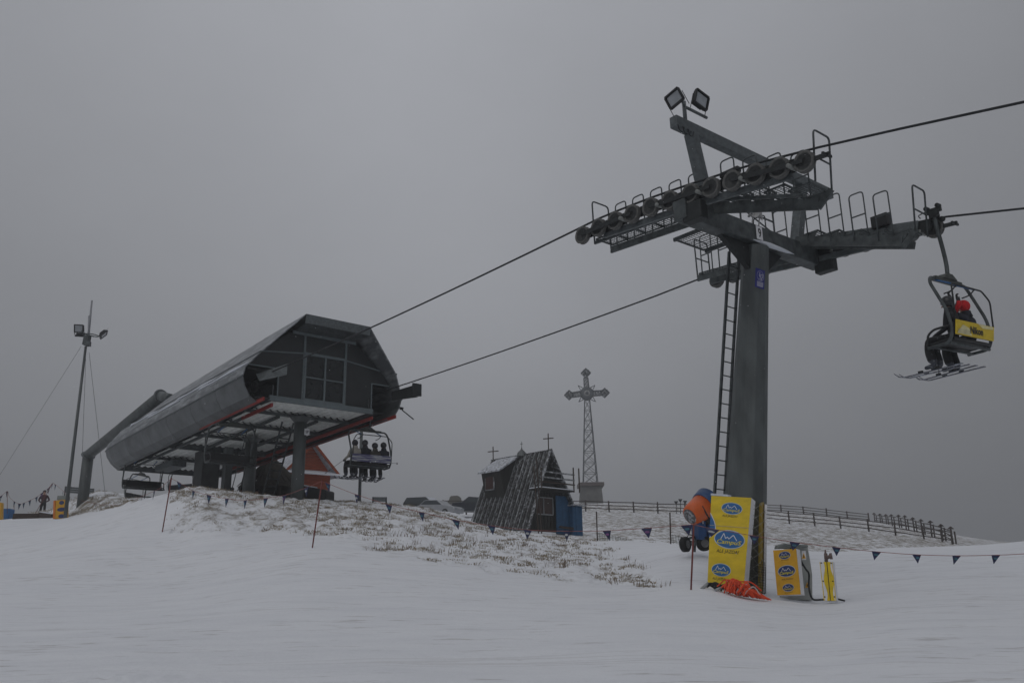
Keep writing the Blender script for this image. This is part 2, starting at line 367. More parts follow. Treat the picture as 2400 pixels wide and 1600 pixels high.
_X = q_(CT[:, 0], CT[:, 1]); _n = len(_X)
_K = tps(((_X[:, None]-_X[None])**2).sum(-1))+np.eye(_n)*2e-5
_Pm = np.hstack([np.ones((_n, 1)), _X]); _A = np.zeros((_n+3, _n+3)); _A[:_n, :_n] = _K; _A[:_n, _n:] = _Pm; _A[_n:, :_n] = _Pm.T
_w = np.linalg.solve(_A, np.concatenate([CT[:, 2], np.zeros(3)]))
def vnoise(x, y, seed=0):
    xi = np.floor(x).astype(np.int64); yi = np.floor(y).astype(np.int64); xf = x-xi; yf = y-yi
    def h(a, b):
        n = (a*374761393+b*668265263+seed*974711) & 0x7fffffff; n = ((n ^ (n >> 13))*1274126177) & 0x7fffffff; return ((n ^ (n >> 16)) & 0xffff)/65535.0
    sx = xf*xf*(3-2*xf); sy = yf*yf*(3-2*yf)
    return (h(xi, yi)*(1-sx)+h(xi+1, yi)*sx)*(1-sy)+(h(xi, yi+1)*(1-sx)+h(xi+1, yi+1)*sx)*sy
def fbm(x, y, o=4, seed=0):
    s = 0; a = .5
    for i in range(o): s = s+a*(vnoise(x*2**i, y*2**i, seed+i)-.5); a *= .5
    return s
MOUND = [(400, 1150), (430, 1140), (700, 1150), (900, 1165), (1000, 1180), (1100, 1222), (1230, 1250), (1350, 1264), (1440, 1290), (1500, 1330), (1560, 1378), (1480, 1385), (1300, 1352), (1000, 1303), (860, 1276), (730, 1262), (560, 1240), (430, 1242), (400, 1225), (425, 1190)]
def inpoly(px, py, poly):
    c = np.zeros(px.shape, bool); n = len(poly)
    for i in range(n):
        x1, y1 = poly[i]; x2, y2 = poly[(i+1) % n]
        if y1 == y2: continue
        c ^= ((y1 > py) != (y2 > py)) & (px < (x2-x1)*(py-y1)/(y2-y1)+x1)
    return c
def project(x, y, z):
    zf = x*FW.x+y*FW.y+z*FW.z; zf = np.where(zf < .1, .1, zf)
    return 1200+FPX*(x*RT.x+y*RT.y+z*RT.z)/zf, 800-FPX*(x*UP.x+y*UP.y+z*UP.z)/zf
def base_z(x, y):
    x = np.atleast_1d(np.asarray(x, float)); y = np.atleast_1d(np.asarray(y, float))
    r = np.hypot(x, y); a = np.clip(np.arctan2(x, y), -.62, .62); l = np.log(np.clip(r, 7, 900))
    X = q_(a, l).reshape(-1, 2); t = np.empty(len(X))
    for i in range(0, len(X), 20000):
        xx = X[i:i+20000]; d2 = ((xx[:, None]-_X[None])**2).sum(-1); t[i:i+20000] = tps(d2)@_w[:_n]+np.hstack([np.ones((len(xx), 1)), xx])@_w[_n:]
    t = t.reshape(r.shape); z = t*r
    k = np.clip((r-7)/4, 0, 1); k = k*k*(3-2*k)
    zp = -1.6+.1*np.maximum(y, -30)
    # behind the camera the slope simply carries on downhill
    kb = np.clip((np.cos(np.arctan2(x, y))-.1)/.5, 0, 1); k = k*kb
    return zp*(1-k)+z*k
def gmask(x, y, z):
    px, py = project(x, y, z); j = fbm(x*.9, y*.9, 4, 5)*110; j2 = fbm(x*.9, y*.9, 4, 9)*58
    mk = inpoly(px+j, py+j2, MOUND) & (y < 47) & (y > 14)
    g = np.where(mk, np.where(py < 1235, .58, .5), 0.0)
    g = np.where(mk & (px > 1050), .47, g)+np.where(mk & (px < 800) & (py < 1225), .06, 0)
    g = np.where((y > 33) & (px < 430) & (py < np.interp(px, [0, 160, 225, 274, 327, 363, 400], [1216, 1209, 1199, 1189, 1172, 1161, 1152])+j2*.1), .64+.5*fbm(x*.5, y*.5, 3, 8), g)
    g = np.where((y > 40+j*.1) & (px > 1290), .66+.32*fbm(x*.10, y*.06, 3, 3), g)
    g = np.where((y > 44) & (px >= 430) & (px < 1290), .4, g)
    return g
def detail(x, y, g):
    rough = np.clip(g*2, 0, 1)
    d = fbm(x*.35, y*.35, 3, 1)*(.05+.16*rough)+fbm(x*1.5, y*2.2, 3, 2)*.014
    d = d-rough*.03+rough*(fbm(x*2.6, y*1.6, 4, 4)*.26+fbm((x+y)*.9, (y-x)*4.0, 3, 6)*.16)*np.clip(30/np.maximum(y, 10), .4, 1)
    lump = np.clip(1-np.hypot((x+3.9)/1.5, (y-9.0)/1.0), 0, 1); d = d+lump*(.03+fbm(x*6, y*6, 3, 12)*.16)
    return d*np.clip(np.hypot(x, y)/8, 0, 1)
def ground_z(x, y):
    x = np.atleast_1d(np.asarray(x, float)); y = np.atleast_1d(np.asarray(y, float))
    z = base_z(x, y); g = gmask(x, y, z); return z+detail(x, y, g)
def gz(x, y): return float(ground_z(x, y)[0])
fine = np.linspace(-38, 38, 640); coarse = np.concatenate([np.linspace(-180, -41, 50), fine, np.linspace(41, 176, 48)])
rad = np.concatenate([[.4, 1, 2, 3, 4], np.geomspace(5, 120, 430), np.geomspace(124, 460, 50)])
AA, RR = np.meshgrid(np.radians(coarse), rad); gx = RR*np.sin(AA); gy = RR*np.cos(AA)
bz = base_z(gx.ravel(), gy.ravel()); gm_ = gmask(gx.ravel(), gy.ravel(), bz); zz = bz+detail(gx.ravel(), gy.ravel(), gm_)
na, nr = len(coarse), len(rad)
verts = np.stack([gx.ravel(), gy.ravel(), zz], -1)
idx = np.arange(na*nr).reshape(nr, na); nxt = np.roll(idx, -1, 1)
faces = np.stack([idx[:-1].ravel(), idx[1:].ravel(), nxt[1:].ravel(), nxt[:-1].ravel()], -1)
me = bpy.data.meshes.new('ground'); me.vertices.add(len(verts)); me.vertices.foreach_set('co', verts.ravel())
me.loops.add(faces.size); me.loops.foreach_set('vertex_index', faces.ravel().astype(np.int32)); me.polygons.add(len(faces))
me.polygons.foreach_set('loop_start', np.arange(0, faces.size, 4, dtype=np.int32)); me.polygons.foreach_set('loop_total', np.full(len(faces), 4, dtype=np.int32))
me.update(calc_edges=True); me.polygons.foreach_set('use_smooth', np.ones(len(faces), bool))
ga = me.attributes.new('grass', 'FLOAT', 'POINT'); ga.data.foreach_set('value', gm_.astype(np.float32)); me.materials.append(GROUND)
gnd = bpy.data.objects.new('snowy_ground', me); C.objects.link(gnd); gnd['kind'] = 'structure'

def G(px, Y, py_=1170): p = P(px, py_, Y); return V((p.x, p.y, gz(p.x, p.y)))

# grass tufts and dry stalks, uncountable
def tufts(name, n, box, test, hmin, hmax, m_, nb=9, spread=.12, lean=.5):
    xs = rng.uniform(box[0], box[1], n); ys = rng.uniform(box[2], box[3], n)
    bz_ = base_z(xs, ys); g = gmask(xs, ys, bz_); px, py = project(xs, ys, bz_)
    k = test(xs, ys, px, py, g); xs, ys = xs[k], ys[k]; z = ground_z(xs, ys)
    vs = []; fs = []
    for x, y, q in zip(xs, ys, z):
        hh = rng.uniform(hmin, hmax); dirx, diry = rng.normal(0, .25, 2)
        for b in range(nb):
            a = rng.uniform(0, 6.28); rr = rng.uniform(0, spread); bx, by = x+math.cos(a)*rr, y+math.sin(a)*rr
            h = hh*rng.uniform(.5, 1); lx = (math.cos(a)*lean*rng.rand()+dirx)*h; ly = (math.sin(a)*lean*rng.rand()+diry)*h; wd = (.005+.004*rng.rand())*(1 if hmax > .16 or name == 'dry_stalks' else 1)
            o = len(vs); c, s_ = math.cos(a+1.57)*wd, math.sin(a+1.57)*wd
            vs += [(bx-c, by-s_, q-.03), (bx+c, by+s_, q-.03), (bx+lx*.4+c*.7, by+ly*.4+s_*.7, q+h*.6), (bx+lx, by+ly, q+h), (bx+lx*.4-c*.7, by+ly*.4-s_*.7, q+h*.6)]
            fs.append((o, o+1, o+2, o+3, o+4))
    me = bpy.data.meshes.new(name); me.from_pydata(vs, [], fs); me.materials.append(m_)
    o = bpy.data.objects.new(name, me); C.objects.link(o); o['kind'] = 'stuff'; return o
patch = lambda x, y: fbm(x*.7, y*.7, 3, 21)
tufts('dead_grass', 27000, (-17, 9, 17, 42), lambda x, y, px, py, g: (g > .3) & (patch(x*2.2, y*1.6) > np.where(px > 900, .055, .02)) & (y < 42), .02, .075, GRS, 7, .16, 1.6)
tufts('dry_stalks', 1700, (-6, 8, 16.5, 34), lambda x, y, px, py, g: (g > .2) & (px > 850) & (px < 1560) & (patch(x*1.3, y*1.3) > .05), .07, .22, GRS2, 5, .22, .5)
tufts('left_bank_grass', 9000, (-34, -13, 38, 60), lambda x, y, px, py, g: (g > .6) & (patch(x*1.5, y*1.5) > .0), .06, .18, GRS, 7, .25, 1.0)

# ------------------------------------------------------------------ lift pylon
pb = loc(4.05, 2.5, 0); pb.z = gz(pb.x, pb.y)
py = thing('lift_pylon', 'tall grey steel chairlift pylon carrying both ropes, with number 9 plate and floodlight frame', 'lift pylon', pb)
ct, cb = loc(2.88, 2.5, 7.60), loc(4.1, 2.5, -.2)
axis = (ct-cb).normalized()
mb = MB()
n8 = 10
def ring(c, r, ax):
    x = W.copy(); y = ax.cross(x).normalized(); return [c+(x*math.cos(2*math.pi*(k+.5)/n8)+y*math.sin(2*math.pi*(k+.5)/n8))*r for k in range(n8)]
rs_ = ring(cb, .50, axis)+ring(ct, .285, axis)
mb.add(rs_, [(k, (k+1) % n8, n8+(k+1) % n8, n8+k) for k in range(n8)]+[tuple(range(n8, 2*n8))])
mb.build('column', COLM, py)
mb = MB(); mb.lathe(cb+axis*.25, axis, [(0, .5), (0, .78), (.06, .78), (.06, .5)], 20); mb.build('base_flange', GALD, py)
# head: gusset, cross beam, end blocks
UC = 2.9
mb = MB(); mb.prism([loc(UC-.02, 1.25, 7.60), loc(UC-.02, 3.5, 7.62), loc(UC-.02, 2.75, 7.0), loc(UC-.02, 2.25, 7.0)], U*.12); mb.build('head_gusset', DARKM, py)  # shade under the beam is put into the gusset's colour by dark steel
mb = MB()
mb.beam(loc(UC, -.1, 7.80), loc(UC, 5.1, 7.9), .34, .44); mb.build('cross_beam', GALD, py, .02)
mb = MB(); mb.tube([loc(UC-.17, 2.2+.2*k, 7.66+.004*k) for k in range(9)], [.004, .03, .05, .06, .055, .05, .04, .025, .004], 7); mb.build('snow_on_beam_flange', SNOW_T, py)
for s0 in (0, 5):
    mb = MB(); mb.obox(loc(2.62, s0+.06*(1 if s0 == 0 else -1), 7.68), U*.24, W*.12, Zv*.2); mb.build('saddle_block', DARKM, py, .02)
# 9 plate
def plate(parent, c, right, up, w, h, m_, txt=None, tm=BLKT, tw=.5, th=.7, name='number_plate'):
    right = right.normalized(); up = up.normalized(); n = right.cross(up)
    mb = MB(); mb.obox(c, right*w/2, n*.006, up*h/2); o = mb.build(name, m_, parent)
    F = Face(c-right*w/2+up*h/2+n*.01, c+right*w/2+up*h/2+n*.01, c-right*w/2-up*h/2+n*.01, c+right*w/2-up*h/2+n*.01)
    if txt:
        mb = MB(); F.text(mb, txt, .5, .5, tw, th, 0, .02); mb.build('lettering', tm, o if not parent.get('_local') else parent)
    return F, o
plate(py, loc(UC-.20, 2.42, 7.86), W, Zv, .22, .32, WHT, '9', BLKT, .5, .72)
# blue sign on the column
c_ = cb+axis*6.0
Fs, so_ = plate(py, P(1781, 653, 18.42), W, axis, .32, .42, SIGNB, name='blue_safety_sign')
mb = MB(); nn = 30
for k in range(nn):
    a0, a1 = 2*math.pi*k/nn, 2*math.pi*(k+1)/nn
    mb.quad(*[Fs.at(.5+math.cos(a)*r*.4, .64+math.sin(a)*r*.27, 0) for a, r in ((a0, 1), (a1, 1), (a1, .92), (a0, .92))])
mb.build('ring_print', SIGNW, so_)
mb = MB(); Fs.ell(mb, .42, .79, .13, .07, .001); Fs.strip(mb, [(.42, .74), (.38, .62), (.56, .6), (.58, .5), (.68, .49)], .035, .001); Fs.strip(mb, [(.44, .7), (.6, .68), (.66, .76)], .02, .001); Fs.strip(mb, [(.3, .48), (.72, .44)], .015, .001); Fs.strip(mb, [(.74, .78), (.8, .66), (.72, .56)], .03, .001)
mb.build('seated_skier_pictogram', SIGNW, so_)
mb = MB()
for v_ in (.31, .25, .2, .14, .09): Fs.strip(mb, [(.15, v_), (.85-.05*(v_ < .12), v_)], .018, .001)
mb.build('fine_print', SIGNW, so_)
# ladder on the uphill side
LA = axis.cross(W).normalized()*-1
if LA.dot(U) < 0: LA = -LA
def ladder(parent, base, top, side, wd, r, step, name='ladder'):
    mb = MB()
    for k in (-1, 1): mb.beam(base+side*wd/2*k, top+side*wd/2*k, .045, .06, side)
    L_ = (top-base).length; n = int(L_/step)
    o = mb.build(name, GALD, parent)
    for i in range(1, n):
        p = base.lerp(top, i/n); mb = MB(); mb.tube([p-side*wd/2, p+side*wd/2], r, 6); mb.build('rung', GALD, o if not parent.get('_local') else parent)
    return o
lb = cb+axis*1.2+LA*.62-W*.12; lt = ct+LA*.50-W*.12-axis*.1
ladder(py, lb, lt, W, .36, .014, .3)
# sheave trains
TRN = [(5.85, 8.24), (5.33, 8.255), (4.8, 8.24), (4.28, 8.215), (3.74, 8.185), (3.2, 8.14), (2.65, 8.09), (2.12, 8.03), (1.6, 7.975), (1.06, 7.905), (.53, 7.82), (0, 7.73)]
def wheel_mesh():
    mb = MB(); R = .215
    mb.cur = 1; mb.lathe((0, 0, 0), W, [(-.02, 0), (-.02, .05), (-.035, .06), (-.03, .13), (-.045, .165)], 24)
    mb.cur = 0; mb.lathe((0, 0, 0), W, [(-.045, .165), (-.055, .19), (-.05, R), (-.02, R-.005), (0, R-.015), (.02, R-.005), (.05, R), (.055, .19), (.045, .165)], 24)
    mb.cur = 1; mb.lathe((0, 0, 0), W, [(.045, .165), (.03, .13), (.035, .06), (.02, .05), (.02, 0)], 24)
    o = mb.build('wheel', [RUB, WHL]); me = o.data; bpy.data.objects.remove(o); return me
WM = wheel_mesh()
def rope_z(u, tab=None):
    tab = tab or TRN
    for (a, za), (b, zb) in zip(tab[:-1], tab[1:]):
        if b <= u <= a: return za+(zb-za)*(a-u)/(a-b)
    return tab[-1][1] if u < 0 else tab[0][1]
TRN_NEAR = list(TRN); TRN_FAR = [(a_, b_-.075*math.sin(math.pi*a_/5.85)) for a_, b_ in TRN]
for si, s0 in enumerate((0, 5)):
    TRN = TRN_NEAR if s0 == 0 else TRN_FAR
    inw = 1 if s0 == 0 else -1
    asm = MB()
    for a, b, z0, z1 in ((5.3, 3.0, -.16, -.20), (2.7, .35, -.20, -.14)): asm.beam(loc(a, s0+.15*inw, rope_z(a)+z0), loc(b, s0+.15*inw, rope_z(b)+z1), .07, .14)
    sa = asm.build('sheave_assembly', GALV, py)
    for a, b in ((5.85, 5.33), (4.8, 4.28), (3.74, 3.2), (2.65, 2.12), (1.6, 1.06), (.53, 0)):
        for o2 in (.07, -.07): mb = MB(); mb.beam(loc(a, s0+o2, rope_z(a)), loc(b, s0+o2, rope_z(b)), .018, .075); mb.build('rocker_plate', DARKM, sa)
    for a, b in ((5.6, 4.55), (3.47, 2.38), (1.33, .27)):
        for o2, h2 in ((.10, .17), (-.10, .10)): mb = MB(); mb.beam(loc(a, s0+o2*inw, rope_z(a)-.03), loc(b, s0+o2*inw, rope_z(b)-.03), .02, h2); mb.build('rocker_plate', DARKM, sa)
    for (a, za), (b, zb_q) in zip(TRN[:-1], TRN[1:]):
        mb = MB(); mb.beam(loc(a, s0+.125*inw, za+.05), loc(b-.01, s0+.125*inw, zb_q+.05), .02, .24); mb.build('backing_plate', DARKM, sa)
    for (u_, z_) in TRN:
        wo = bpy.data.objects.new('wheel', WM); C.objects.link(wo); wo.parent = sa; wo.location = loc(u_, s0, z_)-pb
    for u_ in (4.54, 3.47, 2.39, 1.33, .27):
        mb = MB(); mb.lathe(loc(u_, s0, rope_z(u_)-.05)-W*inw*.0-W*.14, W, [(0, 0), (0, .045), (.28, .045), (.28, 0)], 12); mb.build('pivot_cap', mat('pale_pivot_cap', (.2, .21, .2), .5), sa)
    # rope catcher irons and cable roller
    mb = MB(); mb.beam(loc(-.1, s0, 7.72), loc(-.5, s0, 7.69), .05, .08); mb.beam(loc(-.45, s0-.15, 7.68), loc(-.45, s0+.15, 7.7), .04, .05); mb.build('rope_catcher', DARKM, sa)
    if s0 == 5:
        mb = MB(); mb.obox(loc(1.05, 4.8, 8.2), U*.2, W*.12, Zv*.15); mb.build('junction_box', BLK, sa, .02)
        mb = MB(); mb.beam(loc(2.9, 4.8, 8.30), loc(.25, 4.8, 7.80), .04, .28); mb.build('side_plate', GALV, sa)
    else:
        mb = MB(); mb.obox(loc(1.72, .12, 8.24), U*.22, W*.06, Zv*.05); mb.build('switch_box', BLK, sa)
# gratings
def grating(parent, a, b, dirw, wd, z_slope=0, bars=14):
    mb = MB(); a, b = V(a), V(b); L_ = (b-a).length; d = (b-a)/L_
    for k in (0, 1): mb.beam(a+dirw*wd*k, b+dirw*wd*k, .025, .035)
    for e in (a, b): mb.beam(e, e+dirw*wd, .025, .04)
    n = max(4, int(L_/.075))
    for i in range(1, n): p = a+d*(L_*i/n); mb.beam(p, p+dirw*wd, .006, .012)
    for j in range(1, 7): q = dirw*wd*j/7; mb.beam(a+q, b+q, .006, .01)
    return mb.build('grating_step', GALD, parent)
def hoop(mb, p, d, wd, h, mid=True, r=.02, up=Zv):
    mb.tube(rounded([p, p+up*h, p+d*wd+up*h, p+d*wd], .09), r, 6)
    if mid: mb.beam(p+up*h*.5, p+d*wd+up*h*.5, .025, .025)
for s0 in (0, 5):
    inw = 1 if s0 == 0 else -1
    sc = s0+inw*.33; so2 = s0+inw*.88
    # stepped walkway on inclined channels, level treads
    zb1 = lambda u_: (7.13 if s0 == 0 else 7.2)+.325*(u_-.3); zb2 = lambda u_: 7.86+.055*(u_-3.4)
    cw = MB(); cw.beam(loc(2.86, so2, zb1(2.86)+.115), loc(.32, so2, zb1(.32)+.115), .05, .23); cw.beam(loc(.34, so2, 7.17), loc(.02, so2, 7.45), .05, .12)
    wk = cw.build('walkway_channel', GALD, py)
    for pts in (((2.86, sc, zb1(2.86)+.14), (.32, sc, zb1(.32)+.14)), ((5.8, so2, zb2(5.8)+.08), (3.1, so2, zb2(3.1)+.08)), ((5.8, sc, zb2(5.8)+.12), (3.1, sc, zb2(3.1)+.12))):
        mb = MB(); mb.beam(loc(*pts[0]), loc(*pts[1]), .05, .16 if pts[0][1] == so2 or s0 == 5 else .07); mb.build('channel', GALD, wk)
    for k in range(5):
        a = 2.72-k*.53; z = zb1(a)+.27; grating(wk, loc(a, sc, z-.03), loc(a-.46, sc, z-.03), W*inw, .55)
        m2 = MB(); m2.prism([loc(a-.46, so2, z-.04), loc(a, so2, z-.04), loc(a-.34, so2, z-.2)], W*.01); m2.build('step_bracket', GALD, wk)
    for k in range(5):
        a = 5.75-k*.54; z = zb2(a)+.2; grating(wk, loc(a, sc, z), loc(a-.5, sc, z-.02), W*inw, .55)
    for k in range(9):
        a = 5.62-k*.56 if k < 5 else 2.5-(k-5)*.56
        z = zb2(a)+.12 if k < 5 else zb1(a)+.12
        mb = MB(); hoop(mb, loc(a, so2+.03*inw, z), -U, .34, 1.08, r=.017); mb.build('hand_rail', GALD, wk)
    mb = MB(); mb.tube(rounded([loc(.02, so2, 7.4), loc(-.06, so2, 8.5), loc(-.06, sc, 8.5), loc(.02, sc, 7.45)], .1), .02, 6); mb.beam(loc(-.02, so2, 7.95), loc(-.02, sc, 7.95), .025, .025); mb.build('end_rail', GALD, wk)
    mb = MB(); mb.tube(rounded([loc(5.8, so2, 8.1), loc(5.83, so2, 9.2), loc(5.83, sc, 9.2), loc(5.8, sc, 8.1)], .1), .02, 6); mb.beam(loc(5.82, so2, 8.65), loc(5.82, sc, 8.65), .025, .025); mb.build('end_rail', GALD, wk)
# platform behind the beam, with its grating underside in view
mb = MB(); wkp = mb.beam(loc(3.12, .9, 7.7), loc(3.9, .9, 7.7), .05, .08).beam(loc(3.12, 2.0, 7.7), loc(3.9, 2.0, 7.7), .05, .08).build('platform_frame', GALD, py)
grating(wkp, loc(3.14, .95, 7.72), loc(3.9, .95, 7.72), W, 1.0)
# rail over the beam
mb = MB()
for s_ in (1.3, 2.2, 3.5): mb.beam(loc(UC+.1, s_, 8.05), loc(UC+.1, s_, 8.95), .035, .035)
mb.beam(loc(UC+.1, 1.3, 8.5), loc(UC+.1, 3.5, 8.52), .03, .03); mb.beam(loc(UC+.1, 1.3, 8.95), loc(UC+.1, 3.5, 8.95), .035, .035); mb.beam(loc(UC+.1, 2.0, 8.62), loc(UC+.1, 3.5, 8.2), .025, .025); mb.build('beam_hand_rail', GALD, py)
# lifting frame with two raked posts and a top beam
mb = MB(); mb.beam(loc(UC, -.08, 9.86), loc(UC, 6.05, 9.93), .2, .26); mb.build('lifting_frame_top_beam', GALV, py, .015)
mb = MB(); mb.beam(loc(UC, .92, 8.0), loc(UC, .50, 9.76), .22, .24, U); mb.build('lifting_frame_post', GALV, py, .015)
mb = MB(); mb.beam(loc(UC, 4.2, 8.05), loc(UC, 4.75, 9.8), .22, .24, U); mb.build('lifting_frame_post', GALV, py, .015)
mb = MB()
for k in range(3): c = loc(UC-.12, .02+.16*k, 9.74); mb.tube([c+W*math.cos(a)*.1+Zv*(math.sin(a)*.14) for a in np.linspace(-math.pi, 0, 9)], .012, 5)
mb.build('lifting_eyes', DARKM, py)
# floodlights
fb = loc(UC, .34, 9.98)
mb = MB(); mb.tube([fb, fb+Zv*.52], .045, 8); mb.tube([fb+Zv*.36-W*.35-U*.2, fb+Zv*.42], .03, 6); mb.tube([fb+Zv*.4, fb+Zv*.40+W*.78], .035, 6); mb.build('floodlight_mount', GALV, py)
def floodlight(parent, c, fwd, right, sc=1.0, name='floodlight'):
    fwd = fwd.normalized(); right = (right-fwd*right.dot(fwd)).normalized(); up = fwd.cross(right)
    mb = MB(); w_, h_, d_ = .27*sc, .22*sc, .1*sc
    mb.obox(c, right*w_, up*h_, fwd*d_*.5); mb.prism([c-fwd*d_*.5+right*w_*.8*i+up*h_*.8*j for i, j in ((-1, -1), (1, -1), (1, 1), (-1, 1))], -fwd*d_*.9)
    mb.obox(c+fwd*(d_*.5+.012)-up*(h_+.01), right*w_*1.05, up*.02, fwd*.03); mb.obox(c+fwd*(d_*.5+.012)+up*(h_+.01), right*w_*1.05, up*.02, fwd*.03)
    for k in (-1, 1): mb.obox(c+fwd*(d_*.5+.012)+right*k*(w_+.008), right*.018, up*h_, fwd*.03); mb.beam(c+right*k*(w_+.04)+up*.05, c+right*k*(w_+.04)-up*(h_+.16), .03, .01)
    o = mb.build(name, BLK, parent)
    mb = MB(); mb.obox(c+fwd*(d_*.5+.008), right*w_*.86, up*h_*.84, fwd*.008); mb.build('lamp_glass', GLASSD, o if parent.parent is None else parent)
    return o
floodlight(py, P(1583, 232, 16.6), V((-.9, -1, -.25)), V((.75, -.6, .33)), .62)
floodlight(py, P(1640, 236, 16.9), V((.75, -1, -.15)), V((1, .6, -.27)), .68)
# horn loudspeakers on the beam
for k, s_ in enumerate((2.25, 2.5)):
    c = loc(UC-.2, s_, 8.30+.02*k); mb = MB(); mb.lathe(c, -U+W*(k-.4), [(-.18, .03), (-.08, .04), (0, .085), (.05, .13), (.055, .12), (0, .07), (-.1, .01)], 16); mb.tube([c, c-Zv*.25+U*.05], .015, 6); mb.build('horn_loudspeaker', mat('pale_horn', (.4, .4, .4), .5), py)

# ------------------------------------------------------------------ ropes
def rope(name, s0, label):
    pts = [loc(-14, s0, 5.0), loc(-9, s0, 6.08), loc(-3.8, s0, 7.19 if s0 == 0 else 7.12), loc(-1.83, s0, 7.6 if s0 == 0 else 7.54), loc(-.3, s0, 7.90)]
    pts += [loc(u_, s0, z_+.22) for u_, z_ in (TRN_NEAR if s0 == 0 else TRN_FAR)[::-1]]
    a = loc(5.85, s0, 8.46 if s0 == 0 else 8.43); e = loc(22.9, s0, 8.36)
    for k in range(1, 9):
        t = k/8; pts.append(a.lerp(e, t)-Zv*(.16*4*t*(1-t)*.5))
    pts += [loc(30, s0, 8.3), loc(35.5, s0, 8.25)]
    mb = MB(); mb.tube(pts, .024, 8); return tag(mb.build(name, WIRE), label, 'rope')
rope('haul_rope', 0, 'nearer haul rope running from the big sheave train to the left mouth of the station')
rope('haul_rope', 5, 'farther haul rope carrying the occupied chairs to the right mouth of the station')

# ------------------------------------------------------------------ lift station
sg = loc(30, 2.5, 0); sg.z = gz(sg.x, sg.y)
st = thing('lift_station', 'grey metal clad chairlift top station on round columns with dark glazed gable', 'lift station', sg)
SC = 2.5
def sect(u_, tz, hw, tr):                 # cross-section at u: list of (s,z) from bottom-left to bottom-right
    d = -(u_-22.75)*.030*tz; t = tr
    half = [(2.75, 7.20), (3.14, 7.42), (3.36, 7.78), (3.46, 8.15), (3.38, 8.5), (2.95, 9.08), (1.42, 10.72-t)]
    return [(SC-a*hw, z+d) for a, z in half]+[(SC+a*hw, z+d) for a, z in reversed(half)]
us = [22.75, 25.3, 27.9, 30.6, 33.3, 36.0]
def ringv(u_, tz=1, hw=1, tr=0): return [loc(u_-(.75 if (i in (6, 7) and u_ < 23) else (.35 if i in (5, 8) and u_ < 23 else 0)), s, z) for i, (s, z) in enumerate(sect(u_, tz, hw, tr))]
rings = [ringv(u_, 1, 1, (u_-22.75)*.012) for u_ in us]
rings.append([loc(38.6, s, z) for s, z in [(a, b) for a, b in sect(38.6, 1, .985, .9)]])
def _rear():
    o = []
    for i, (s, z) in enumerate(sect(39.6, 1, .95, 0)):
        z2 = z
        if i in (6, 7): z2 = 8.75
        if i in (5, 8): z2 = 8.45
        if i in (4, 9): z2 = 8.0
        if i in (3, 10): z2 = 7.65
        if i in (2, 11): z2 = 7.35
        if i in (1, 12): z2 = 7.05
        if i in (0, 13): z2 = 6.75
        o.append(loc(39.6, s, z2))
    return o
rings.append(_rear())
uu_ = us+[38.6, 39.6]
# roof panels bay by bay and side by side, 12 mm seams
for bi in range(len(rings)-1):
    A_, B_ = rings[bi], rings[bi+1]
    for nm, i0, i1, m_ in (('side_panel', 0, 3, SHELL), ('shoulder_panel', 3, 5, ROOFM), ('roof_panel', 5, 6, ROOFM), ('ridge_panel', 6, 7, ROOFM), ('roof_panel', 7, 8, ROOFM), ('shoulder_panel', 8, 10, ROOFM), ('side_panel', 10, 13, SHELL)):
        mb = MB(); g_ = .011; vo = []; L0 = (B_[i0]-A_[i0]).length
        for i in range(i0, i1+1):
            a, b = A_[i], B_[i]; d = (b-a).normalized()*g_; vo += [a+d, b-d]
        cen = loc((uu_[bi]+uu_[bi+1])/2, SC, 8.2)
        inn = [p+(V((cen.x, cen.y, cen.z))-p).normalized()*.05 for p in vo]
        n = i1-i0; k = len(vo); fs = []
        for i in range(n):
            fs.append((2*i, 2*i+1, 2*i+3, 2*i+2)); fs.append(tuple(k+q for q in (2*i+2, 2*i+3, 2*i+1, 2*i)))
        for i in range(n): fs.append((2*i, 2*i+2, k+2*i+2, k+2*i)); fs.append((2*i+3, 2*i+1, k+2*i+1, k+2*i+3))
        fs.append((1, 0, k, k+1)); e = 2*n; fs.append((e, e+1, k+e+1, k+e))
        mb.add(vo+inn, fs, False); o = mb.build(nm, m_, st)
# rear closing wall
r_ = rings[-1]; mb = MB(); mb.add([p-U*.03 for p in r_], [tuple(range(len(r_)))]); mb.build('rear_wall', SHELL, st)
# crease trims and ridge trim along both sides
for i in (3, 10, 5, 8):
    mb = MB(); mb.tube([rg[i] for rg in rings], .035, 6); mb.build('edge_trim', GALV, st)
# snow strips lying along the near shoulder
mb = MB()
for bi, (f0, f1, q) in enumerate([(0, 1.9, .25), (1.3, 3.0, .6), (2.6, 4.2, .35), (3.8, 5.3, .7)]):
    pts = []
    for t in np.linspace(f0, f1, 10):
        j = int(min(t, 5.999)); ff = t-j; a = rings[j][4].lerp(rings[j][5], q); b = rings[j+1][4].lerp(rings[j+1][5], q); pts.append(a.lerp(b, ff)+Zv*.015-W*.015)
    mb.tube(pts, [.004]+[.05+.02*math.sin(k) for k in range(8)]+[.004], 5)
o_ = mb.build('snow_streaks', SNOW_T, st); o_['kind'] = 'stuff'
# front visor: top fascia and raked reveal
F0 = rings[0]
wallU = 23.15
mb = MB()
mb.quad(F0[6]-U*.02, F0[7]-U*.02, F0[7]-Zv*.36-U*.0, F0[6]-Zv*.36)
mb.prism([F0[6]-Zv*.005, F0[7]-Zv*.005, F0[7]-Zv*.36, F0[6]-Zv*.36], U*.05); mb.build('visor_fascia', GALV, st)
mb = MB(); mb.quad(F0[6]-Zv*.36, F0[7]-Zv*.36, loc(wallU, 3.8, 10.32), loc(wallU, 1.2, 10.32)); mb.build('visor_soffit', GALD, st)
mb = MB(); mb.beam(loc(wallU-.05, 1.1, 10.28), loc(wallU-.05, 3.9, 10.28), .06, .12); mb.build('head_beam', FRAME, st)
